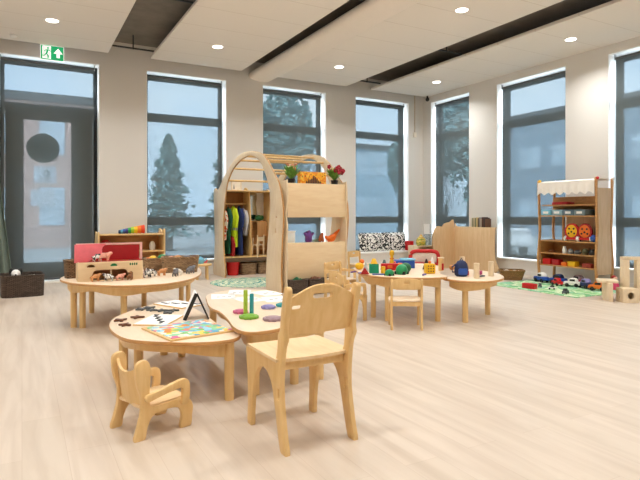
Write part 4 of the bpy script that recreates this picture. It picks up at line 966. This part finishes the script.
b = MB(); b.tube(smooth([(-.31, 0, .12), (-.32, 0, .34), (-.29, 0, .46), (-.2, 0, .50), (0, 0, .505), (.2, 0, .50), (.29, 0, .46), (.32, 0, .34), (.31, 0, .12)], 4, False), .045, 10); b.build('padded_rim', RED, rs)
MB().box((0, .02, .36), (.56, .05, .24), bev=.02).build('backrest', CREAM, rs); MB().box((0, -.1, .19), (.56, .28, .12), bev=.03).build('seat', DRED, rs)
for x in (-.25, .25):
    for y in (-.2, .0): MB().cyl((x, y, 0), (x, y, .14), .022).build('leg', BIRCH, rs)
rb = block('storage_box', 'red box standing on the end of the white bench', (7.93, 10.05, .35), (.1, .2, .22), RED, 0, 'box')
cc = thing('corner_cabinet', 'small pale cabinet in the room corner behind the red seat', 'cabinet', (7.98, 9.6, 0))
for q in ((-.3, -.28, -.18, .18, 0, .47), (.28, .3, -.18, .18, 0, .47), (-.3, .3, -.18, .18, .47, .49), (-.28, .28, -.18, .18, .05, .07), (-.28, .28, .16, .18, .07, .47)): MB().bx(*q, bev=.003).build('board', PALE, cc)
yb = thing('striped_bag', 'yellow and green striped bag on the corner cabinet', 'bag', (7.85, 9.53, .49))
b = MB(); b.loft([[(rx*math.cos(a), ry*math.sin(a), z) for a in [2*PI*i/20 for i in range(20)]] for rx, ry, z in ((.10, .07, 0), (.13, .085, .05), (.12, .08, .13), (.07, .05, .19), (.02, .02, .2))]); b.build('bag_body', cells('bag_stripes', ['#d9b83c', '#7f8f3a', '#e3cf6a', '#a34a32'], 4, .7, 'noise', (1, 1, 5)), yb)
MB().tube([(-.06, 0, .17), (0, 0, .25), (.06, 0, .17)], .01).build('handle', YEL, yb)
cl = thing('clear_bin', 'see-through plastic bin on the corner cabinet', 'bin', (8.14, 9.56, .49))
GLS = bpy.data.materials.new('clear_plastic'); GLS.use_nodes = True
nt = GLS.node_tree; nt.nodes.clear(); o_ = nt.nodes.new('ShaderNodeOutputMaterial'); mx = nt.nodes.new('ShaderNodeMixShader'); tr = nt.nodes.new('ShaderNodeBsdfTransparent'); g_ = nt.nodes.new('ShaderNodeBsdfGlossy'); g_.inputs['Roughness'].default_value = .15; mx.inputs[0].default_value = .22
tr.inputs['Color'].default_value = (.9, .93, .93, 1); nt.links.new(tr.outputs[0], mx.inputs[1]); nt.links.new(g_.outputs[0], mx.inputs[2]); nt.links.new(mx.outputs[0], o_.inputs[0])
for q in ((-.1, .1, -.1, -.095, 0, .26), (-.1, .1, .095, .1, 0, .26), (-.1, -.095, -.095, .095, 0, .26), (.095, .1, -.095, .095, 0, .26), (-.095, .095, -.095, .095, 0, .004)): MB().bx(*q).build('bin_wall', GLS, cl)
MB().tube([(x, y, .26) for x, y in rrect(.2, .2, .01, 2)], .005, 6, True).build('rim', WHITE, cl)
sc_ = thing('card_stand', 'white card standing behind the see-through bin in the corner', 'card', (8.18, 9.72, .49), -.3)
MB().box((0, 0, .24), (.15, .006, .48)).build('card', PAPER, sc_); MB().box((.08, .01, .24), (.012, .03, .48), bev=.003).build('black_edge', BLACK, sc_)
# ---------------------------------------------------------------- book cabinet by the side window
bk = thing('book_cabinet', 'plain pale wooden cabinet back with books on top under the side window', 'cabinet', (8.5, 8.5, 0))
O = (8.5, 8.5)
b = MB(); b.plate(smooth([(-.60, 0), (-.585, .3), (-.57, .6), (-.585, .85), (-.62, .93), (-.56, .915), (-.45, .92), (0, .922), (.5, .925), (.585, .93), (.585, 0)], 4), YZ((-.05, 0, 0)), .02, bev=.004); b.build('back_panel', wood('cabinet_ply', '#d8b88c', '#e2c59c', (8, 8, 1)), bk)
b = MB(); b.plate(smooth([(-.68, 0), (-.66, .3), (-.69, .62), (-.66, .80), (-.56, .93), (-.42, .925), (-.36, .985), (-.2, 1.02), (-.07, 1.0), (-.06, 0)], 4), XZ((0, .6, 0)), .024, bev=.005, edge=1); b.build('wing_panel', [wood('cabinet_ply', '', ''), EDGE], bk)
for z in (.03, .45, .9): lb(8.46, 8.66, 8.14, 9.07, z, z+.02, O).build('shelf_board', BIRCH, bk)
lb(8.46, 8.66, 8.12, 8.14, 0, .92, O).build('end_panel', BIRCH, bk)
y = 8.655; rnd = random.Random(11)
bc_ = [('#d8d2c4', 'cream'), ('#8d8b6f', 'olive'), ('#b9a98a', 'sand'), ('#6f7a5a', 'moss green'), ('#c9b27c', 'straw coloured'), ('#59452f', 'brown'), ('#7c7f80', 'grey'), ('#a89b8c', 'taupe'), ('#4d2f2a', 'dark maroon'), ('#3a302c', 'blackish brown'), ('#6e4a35', 'chestnut')]
for i, (c, n_) in enumerate(bc_):
    t_ = rnd.uniform(.03, .05); h = rnd.uniform(.18, .215)
    t = thing('picture_book', n_+' book standing on the pale cabinet', 'book', (8.56, y-t_/2, .92), 0, 'books on the pale cabinet')
    cv = MB().bx(-.07, .07, -t_/2, t_/2, 0, h, bev=.003).build('cover', plain('book_'+c[1:], c, .6), t); MB().bx(-.06, .075, -t_/2+.004, t_/2-.004, .004, h-.006).build('pages', PAPER, cv)
    y -= t_+.002
bs = basket('oval_basket', 'tan woven basket with paper on the floor by the side window', (7.87, 6.98, .0), -.7, .44, .34, .17, TWICKER, .78)
tag(MB().sheet(lambda u, v: ((u-.5)*.28, (v-.5)*.2, .115+.03*math.sin(u*7)*math.cos(v*6)), 10, 8, .004).build('crumpled_cloth', CREAM, loc=(7.87, 6.98, .03), rz=-.7), 'cream cloth heaped inside the tan basket', 'cloth')

# ---------------------------------------------------------------- market style toy shelf
ts = thing('market_shelf', 'tall wooden toy shelf with white cloth canopy by the side windows', 'shelf', (8.22, 6.02, 0))
O = (8.22, 6.02)
fr_ = smooth([(-.26, 0), (-.19, 0), (-.175, .15), (-.195, .4), (-.175, .7), (-.155, 1.0), (-.175, 1.3), (-.185, 1.6), (-.18, 1.76), (-.205, 1.79), (-.235, 1.76), (-.225, 1.5), (-.215, 1.2), (-.20, .9), (-.225, .6), (-.245, .4), (-.225, .15)], 4)
fr_ = [(x, max(0, z)) for x, z in fr_]
for yy in (5.41, 6.50):
    b = MB(); b.plate(fr_, XZ((0, yy-6.02, 0)), .03, bev=.006); b.build('front_post', OAK, ts)
    b = MB(); b.plate([(-x, z) for x, z in fr_], XZ((0, yy-6.02, 0)), .03, bev=.006); b.build('rear_post', OAK, ts)
    if yy < 6: MB().bx(-.19, .19, yy-6.02-.004, yy-6.02+.006, .22, 1.62).build('end_panel', wood('end_ply', '#c9ac88', '#d6bb98', (7, 7, 1)), ts)
    for xx, m_ in ((-.205, RED if yy < 6 else YEL), (.205, CREAM)): MB().ball((xx, yy-6.02-.02, 1.775), .026).build('post_knob', m_, ts)
for z in (.32, .53, .745, 1.175, 1.36): MB().bx(-.20 if z < 1.3 else -.15, .19, -.595, .465, z-.02, z, bev=.003).build('shelf_board', OAK, ts)
MB().bx(.17, .18, -.595, .21, .745, 1.155).build('back_panel', wood('end_ply', '', ''), ts)
MB().bx(.17, .18, -.595, .465, .32, .725).build('back_panel', OAK, ts)
MB().bx(.17, .18, -.595, .465, 1.175, 1.5).build('back_panel', OAK, ts); MB().bx(-.19, .19, .455, .467, .32, .73).build('lower_side_panel', OAK, ts)
MB().bx(.06, .09, .18, .21, .745, 1.155).build('divider_post', OAK, ts)
def can(u, v):
    y_ = -.60+1.075*u
    if v < .5:
        k = v/.5; x = .20-.44*k; z = 1.755+.03*math.sin(k*PI)-.01*k
    else:
        k = (v-.5)/.5; x = -.24-.02*k+.01*math.sin(u*50)*k; z = 1.745-k*(.20+.02*math.cos(u*2*PI*7))
    return (x, y_, z)
b = MB(); b.sheet(can, 84, 16, .004); b.build('canopy', plain('canvas_white', '#f3eee6', .9, .02), ts)
def ladybird(label, y_, c1, c2, rz):
    t = thing('push_toy', label, 'toy', (8.1, y_, .745), rz); t.scale = (1.3,)*3
    # local: faces -x toward the viewer
    b = MB(); b.plate(circ(.088, 28, (0, .125), .105), frame((0, 0, 0), (0, -1, 0), (0, 0, 1)), .05, bev=.01); b.build('face_disc', c1, t)
    b = MB(); b.plate(circ(.066, 24, (0, .13), .08), frame((-.028, 0, 0), (0, -1, 0), (0, 0, 1)), .006, bev=.002); b.build('inner_disc', c2, t)
    b = MB()
    for a, z in ((-.028, .16), (.028, .16), (0, .12), (-.035, .10), (.035, .10)): b.plate(circ(.012, 10, (a, z)), frame((-.033, 0, 0), (0, -1, 0), (0, 0, 1)), .004)
    b.build('spots', BLACK, [c for c in kids(t) if c.name.startswith('inner')][0])
    MB().box((0, 0, .035), (.09, .13, .03), bev=.008).build('base', RED, t)
    for s in (-1, 1):
        for xx in (-.03, .03): MB().cyl((xx, s*.065, .032), (xx, s*.088, .032), .032).build('wheel', BLACK if xx > 0 else WHITE, t)
ladybird('red and yellow round faced push toy with wheels on the middle shelf', 5.90, RED, YEL, .3)
ladybird('red and orange round push toy with blue base behind the yellow faced one', 5.66, DRED, ORANGE, .3)
tag(MB().ball((0, 0, .06), (.05, .055, .06)).build('toy_ball', BLUE, loc=(8.06, 5.484, .745)), 'blue rounded toy beside the push toys on the middle shelf', 'toy')
for i, (y_, c, l) in enumerate(((6.37, LBLUE, 'pale blue storage bin nearest the outer shelf post'), (6.15, plain('bin_grey_blue', '#8fb3c4', .5), 'greyish blue storage bin in the middle of its shelf'), (5.93, plain('bin_dark', '#5c7686', .5), 'darker slate blue storage bin next to the shelf centre'), (5.72, plain('bin_slate', '#70868f', .5), 'slate storage bin nearest the end panel'))):
    t = thing('storage_bin', l, 'bin', (8.17, y_, 1.175), 0, 'storage bins under the canopy')
    MB().bx(-.14, .14, -.1, .1, 0, .1, bev=.008).build('bin_body', c, t); MB().bx(-.146, -.14, -.05, .05, .03, .07).build('label_plate', PAPER, t)
block('flat_toy_box', 'flat dark red box under the canopy on the uppermost board', (8.2, 6.15, 1.36), (.2, .3, .05), DRED, 0, 'box')
# small things on the lower boards
for y_, r0, h, c, l in ((6.05, .03, .12, WHITE, 'white bottle shaped toy on the upper of the low boards'), (5.93, .04, .08, GREY, 'grey cup on the upper of the low boards'), (5.80, .05, .07, DGREY, 'dark grey bowl on the upper of the low boards'), (5.66, .045, .1, plain('olive', '#5f5a3c', .6), 'olive pot on the upper of the low boards'), (5.53, .05, .1, BLACK, 'black pot by the end panel on the upper low board'), (6.3, .05, .05, BROWN, 'brown dish on the upper of the low boards')):
    tag(MB().lathe([(r0, 0), (r0*1.25, h*.5), (r0*.8, h*.85), (r0*.85, h)], n=16).build('toy_pot', c, loc=(8.1, y_, .53)), l, 'toy')
for y_, d, c, l in ((6.37, (.12, .15, .1), RED, 'red toy crate nearest the outer post on the lowest board'), (6.19, (.12, .14, .1), DRED, 'dark red toy crate second on the lowest board'), (6.03, (.1, .1, .06), ORANGE, 'orange flat toy on the lowest board'), (5.88, (.12, .14, .085), YEL, 'yellow toy crate on the lowest board'), (5.6, (.12, .16, .07), plain('brick', '#9a3a2c', .5), 'brick red tray by the end panel on the lowest board')):
    block('toy_crate', l, (8.1, y_, .32), d, c, 0, 'toy')

def vehicle(name, label, loc, rz, body, cab, s=1.0, trim=None):
    t = thing(name, label, 'toy vehicle', loc, rz, 'toy vehicles on the play mat'); t.scale = (s,)*3
    MB().plate(smooth([(-.11, .03), (.11, .03), (.115, .06), (.10, .075), (-.10, .08), (-.115, .06)], 3), XZ(), .09, bev=.01).build('body', body, t)
    cbn = MB().plate(smooth([(-.07, .075), (.05, .075), (.03, .125), (-.05, .128)], 3), XZ(), .078, bev=.008).build('cabin', cab, t)
    MB().bx(-.045, .03, -.041, .041, .085, .115).build('windows', BLACK, cbn)
    for x in (-.065, .065):
        for sy in (-1, 1): MB().cyl((x, sy*.036, .028), (x, sy*.052, .028), .028).build('wheel', trim or BLACK, t)
V_ = [((7.98, 6.42, .008), 1.3, BLUE, WHITE, 1.25, 'blue and white toy truck nearest the outer shelf post'), ((8.02, 6.12, .008), 1.7, BLUE, NAVY, 1.25, 'all blue toy truck beside the blue and white one'), ((8.18, 5.85, .008), 1.4, DRED, MAUVE, 1.25, 'dark red toy car at the back under the shelf'),
      ((7.82, 5.98, .008), 1.2, RED, RED, .95, 'red toy car in front of the blue trucks'), ((7.90, 5.75, .008), 1.9, WHITE, WHITE, 1.1, 'white toy car with black windows in front of the shelf'), ((7.93, 5.54, .008), 1.2, NAVY, LILAC, 1.15, 'navy toy car beside the white one'),
      ((7.85, 5.27, .008), 1.9, ORANGE, ORANGE, 1.1, 'orange toy car by the shelf foot'), ((7.40, 5.98, .008), .6, DGREY, DGREY, .5, 'tiny dark toy car on the mat behind the red block'), ((7.33, 5.70, .008), 2.2, PAPER, BLACK, .5, 'tiny white toy car on the mat'), ((7.12, 5.30, .008), .3, DGREY, BLACK, .6, 'small dark toy car alone on the front of the mat')]
for loc, rz, c1, c2, s, l in V_: vehicle('toy_car', l, loc, rz, c1, c2, s)
dl = thing('rag_doll', 'small pink doll sitting beside the shelf end panel', 'doll', (8.2, 5.22, .008))
MB().lathe([(.07, 0), (.06, .08), (.035, .14)], n=14).build('dress', plain('doll_pink', '#d8486e', .8), dl); MB().ball((0, 0, .17), .04).build('head', SKIN, dl); MB().ball((0, .012, .185), .038).build('hair', DRED, dl)
block('toy_brick', 'red brick shaped toy alone at the corner of the play mat', (7.12, 5.95, .008), (.1, .22, .08), RED, .1, 'toy')
rug('play_mat', 'green patterned play mat in front of the market shelf', 7.68, 5.85, rrect(1.5, 1.75, .03, 2), cells('mat_green', ['#7fb87a', '#98c98c', '#c9d8b4', '#6fae78', '#8fc6a8', '#b7cfa0'], 3.2, .9, 'noise', (1, 1, 1), 3))

# ---------------------------------------------------------------- big wooden hollow blocks
HB = PALE
def hollow(label, loc, rz, w_, d_, h, hole):
    t = thing('hollow_block', label, 'wooden block', loc, rz, 'large wooden hollow blocks')
    b = MB(); b.plate([(-w_/2, 0), (w_/2, 0), (w_/2, h), (-w_/2, h)], XZ((0, -d_/2+.008, 0)), .016, [circ(hole, 20, (0, h/2))] if hole else (), bev=.003); b.build('front_face', HB, t)
    b = MB(); b.plate([(-w_/2, 0), (w_/2, 0), (w_/2, h), (-w_/2, h)], XZ((0, d_/2-.008, 0)), .016, [circ(hole, 20, (0, h/2))] if hole else (), bev=.003); b.build('rear_face', HB, t)
    for s in (-1, 1):
        b = MB(); b.plate([(-d_/2+.016, 0), (d_/2-.016, 0), (d_/2-.016, h), (-d_/2+.016, h)], YZ((s*(w_/2-.008), 0, 0)), .016, [rrect(.03, h*.5, .014, 3, (0, h/2))]); b.build('side_face', HB, t)
    MB().bx(-w_/2+.016, w_/2-.016, -d_/2+.016, d_/2-.016, h-.016, h).build('top_face', HB, t)
RB = -.55
hollow('cube shaped wooden block with a round hole in front', (7.24, 4.43, 0), RB, .205, .2, .19, .045)
for i, (x, y) in enumerate(((7.36, 4.54), (7.52, 4.44))):
    t = thing('wooden_pillar', ('tall wooden pillar block behind the cube block', 'tall wooden pillar block at the picture edge')[i], 'wooden block', (x, y, 0), RB, 'tall wooden pillars')
    MB().bx(-.045, .045, -.045, .045, 0, .56, bev=.004).build('pillar', HB, t)
t = thing('wooden_bridge', 'wooden board bridging the tops of the two pillars', 'wooden block', (7.44, 4.49, .56), RB)
MB().bx(-.14, .14, -.045, .045, 0, .045, bev=.004).build('board', HB, t)
for i, (x, z, c) in enumerate(((.0, .36, LILAC), (.0, .18, MAUVE))):
    pass
for i, (x, y) in enumerate(((7.10, 4.62), (7.26, 4.74))):
    t = thing('wooden_pillar', ('short wooden upright under the board, closer to the viewer', 'short wooden upright under the board, next to the pillars')[i], 'wooden block', (x, y, 0), RB, 'short wooden uprights')
    MB().bx(-.025, .025, -.10, .10, 0, .25, bev=.004).build('upright', HB, t)
t = thing('wooden_board', 'flat wooden board lying across the two short uprights', 'wooden block', (7.19, 4.69, .25), RB+1.2)
MB().bx(-.16, .16, -.13, .13, 0, .03, bev=.004).build('board', HB, t)
tag(MB().cyl((0, 0, 0), (0, 0, .12), .04).build('toy_figure', LILAC, loc=(7.50, 4.66, 0)), 'lilac cylinder standing behind the pillar blocks', 'toy')

# ---------------------------------------------------------------- outside
struct(MB().bx(-40, 60, YB+WT, 70, -.3, -.15).build('ground_back', plain('paving', '#b9bcbc', .9, .12, 1.5)))
struct(MB().bx(XR+WT, 60, -40, YB+WT, -.3, -.15).build('ground_side', plain('paving', '', .9)))
def building(label, loc, rz, w_, d_, h, mat, cols_, rows, ww, wh, z0=.9, dz=3.0):
    t = thing('building', label, 'building', loc, rz)
    MB().bx(-w_/2, w_/2, 0, d_, 0, h).build('walls', mat, t); MB().bx(-w_/2-.2, w_/2+.2, -.2, d_+.2, h, h+.3).build('roof', DGREY, t)
    wm = plain('far_window', '#cfdde8', .2, .1, 1)
    for i in range(cols_):
        for j in range(rows):
            x = -w_/2+w_*(i+.5)/cols_; MB().bx(x-ww/2, x+ww/2, -.05, .05, z0+j*dz, z0+j*dz+wh).build('window', wm, t)
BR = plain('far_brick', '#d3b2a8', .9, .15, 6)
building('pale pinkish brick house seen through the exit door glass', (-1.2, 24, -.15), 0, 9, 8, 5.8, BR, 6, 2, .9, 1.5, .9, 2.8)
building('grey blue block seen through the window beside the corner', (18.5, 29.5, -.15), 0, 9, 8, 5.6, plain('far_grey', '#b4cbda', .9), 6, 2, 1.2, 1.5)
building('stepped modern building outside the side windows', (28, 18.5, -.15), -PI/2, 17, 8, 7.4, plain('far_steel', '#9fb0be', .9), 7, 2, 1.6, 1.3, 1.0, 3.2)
def tree(label, loc, h, r, kind, seed):
    t = thing('tree', label, 'tree', loc)
    MB().tube([(0, 0, 0), (.05, 0, h*.35), (0, .05, h*.8)], [.16, .12, .05], 8).build('trunk', plain('bark', '#4c4038', .9), t)
    rnd = random.Random(seed); b = MB(); 
    for i in range(2200):
        if kind == 'conifer':
            f = rnd.random()**.8; z = h*(.12+.88*f); aa = rnd.uniform(0, 2*PI); rr = r*(1-f)**.8*math.sqrt(rnd.random())*(1-.5*((f*7+.12*math.sin(3*aa)) % 1))*(.8+.2*math.sin(5*aa+9*f))+.06
        else:
            z0 = rnd.gauss(0, .38); z = h*.66+z0*h*.34; rr = r*math.sqrt(max(.02, 1-min(1, z0*z0)))*math.sqrt(rnd.random())
        a = aa if kind == 'conifer' else rnd.uniform(0, 2*PI); c = Vector((rr*math.cos(a), rr*math.sin(a), z)); s = rnd.uniform(.09, .22)*(h/7)
        u = Vector((rnd.gauss(0, 1), rnd.gauss(0, 1), rnd.gauss(0, .6))).normalized()*s; v = u.orthogonal().normalized()*s*.7
        for w2 in (v, u.cross(v).normalized()*s*.7):
            b.bm.faces.new([b.bm.verts.new(c+q) for q in (-u, w2, u, -w2)])
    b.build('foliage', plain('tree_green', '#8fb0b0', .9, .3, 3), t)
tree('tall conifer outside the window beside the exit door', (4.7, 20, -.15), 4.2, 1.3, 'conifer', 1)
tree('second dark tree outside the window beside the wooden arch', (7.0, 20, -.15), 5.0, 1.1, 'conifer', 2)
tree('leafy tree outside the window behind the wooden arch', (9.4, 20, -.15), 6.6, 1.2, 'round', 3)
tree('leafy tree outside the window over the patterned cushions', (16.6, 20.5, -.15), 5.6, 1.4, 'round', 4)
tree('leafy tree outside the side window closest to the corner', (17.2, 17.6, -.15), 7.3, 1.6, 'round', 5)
def real_car(label, loc, rz, mat):
    t = thing('car', label, 'car', loc, rz)
    MB().plate(smooth([(-2.1, .3), (2.1, .3), (2.15, .65), (1.3, .85), (-1.9, .9), (-2.2, .7)], 4), XZ(), 1.7, bev=.08).build('body', mat, t)
    MB().plate(smooth([(-1.7, .85), (1.1, .85), (.4, 1.4), (-1.2, 1.42)], 4), XZ(), 1.5, bev=.08).build('cabin', plain('car_glass', '#8a9aa6', .2), t)
    for x in (-1.3, 1.3):
        for s in (-1, 1): MB().cyl((x, s*.7, .32), (x, s*.87, .32), .32).build('wheel', BLACK, t)
real_car('white car parked outside the side window near the corner', (14.6, 13.8, -.15), .9, PAPER)

# ---------------------------------------------------------------- world, camera, view
wo = bpy.data.worlds.new('sky'); bpy.context.scene.world = wo; wo.use_nodes = True
nt = wo.node_tree; bg = nt.nodes['Background']
tc = nt.nodes.new('ShaderNodeTexCoord'); nz = nt.nodes.new('ShaderNodeTexNoise'); nz.inputs['Scale'].default_value = 3; nz.inputs['Detail'].default_value = 4
r = nt.nodes.new('ShaderNodeValToRGB'); r.color_ramp.elements[0].position = .35; r.color_ramp.elements[1].position = .65
r.color_ramp.elements[0].color = (.66, .82, 1, 1); r.color_ramp.elements[1].color = (.95, .97, 1, 1)
nt.links.new(tc.outputs['Generated'], nz.inputs['Vector']); nt.links.new(nz.outputs['Fac'], r.inputs['Fac']); nt.links.new(r.outputs['Color'], bg.inputs['Color'])
bg.inputs['Strength'].default_value = 15.0

sd = bpy.data.lights.new('facade_fill_sun', 'SUN'); sd.energy = 14; sd.angle = math.radians(40); sd.color = (.93, .97, 1)  # extra sun added to brighten the house fronts and trees outside
so = bpy.data.objects.new('facade_fill_sun', sd); COL.objects.link(so); so.location = (-10, -20, 30)
so.rotation_euler = Vector((.55, .62, -.56)).to_track_quat('-Z', 'Y').to_euler()
cd = bpy.data.cameras.new('camera'); cam = bpy.data.objects.new('camera', cd); COL.objects.link(cam)
cam.location = (0, 0, 1.2); cam.rotation_euler = (PI/2, 0, -math.atan2(298, 540))
cd.sensor_width = 36; cd.lens = 540/640*36; cd.shift_y = -26/640; cd.clip_start = .05; cd.clip_end = 300
sc = bpy.context.scene; sc.camera = cam
sc.view_settings.view_transform = 'Standard'; sc.view_settings.look = 'None'; sc.view_settings.gamma = 1; sc.view_settings.use_curve_mapping = False
sc.view_settings.exposure = 0.0
try:
    sc.cycles.max_bounces = 10; sc.cycles.diffuse_bounces = 6; sc.cycles.transparent_max_bounces = 16; sc.cycles.sample_clamp_indirect = 8
except Exception: pass
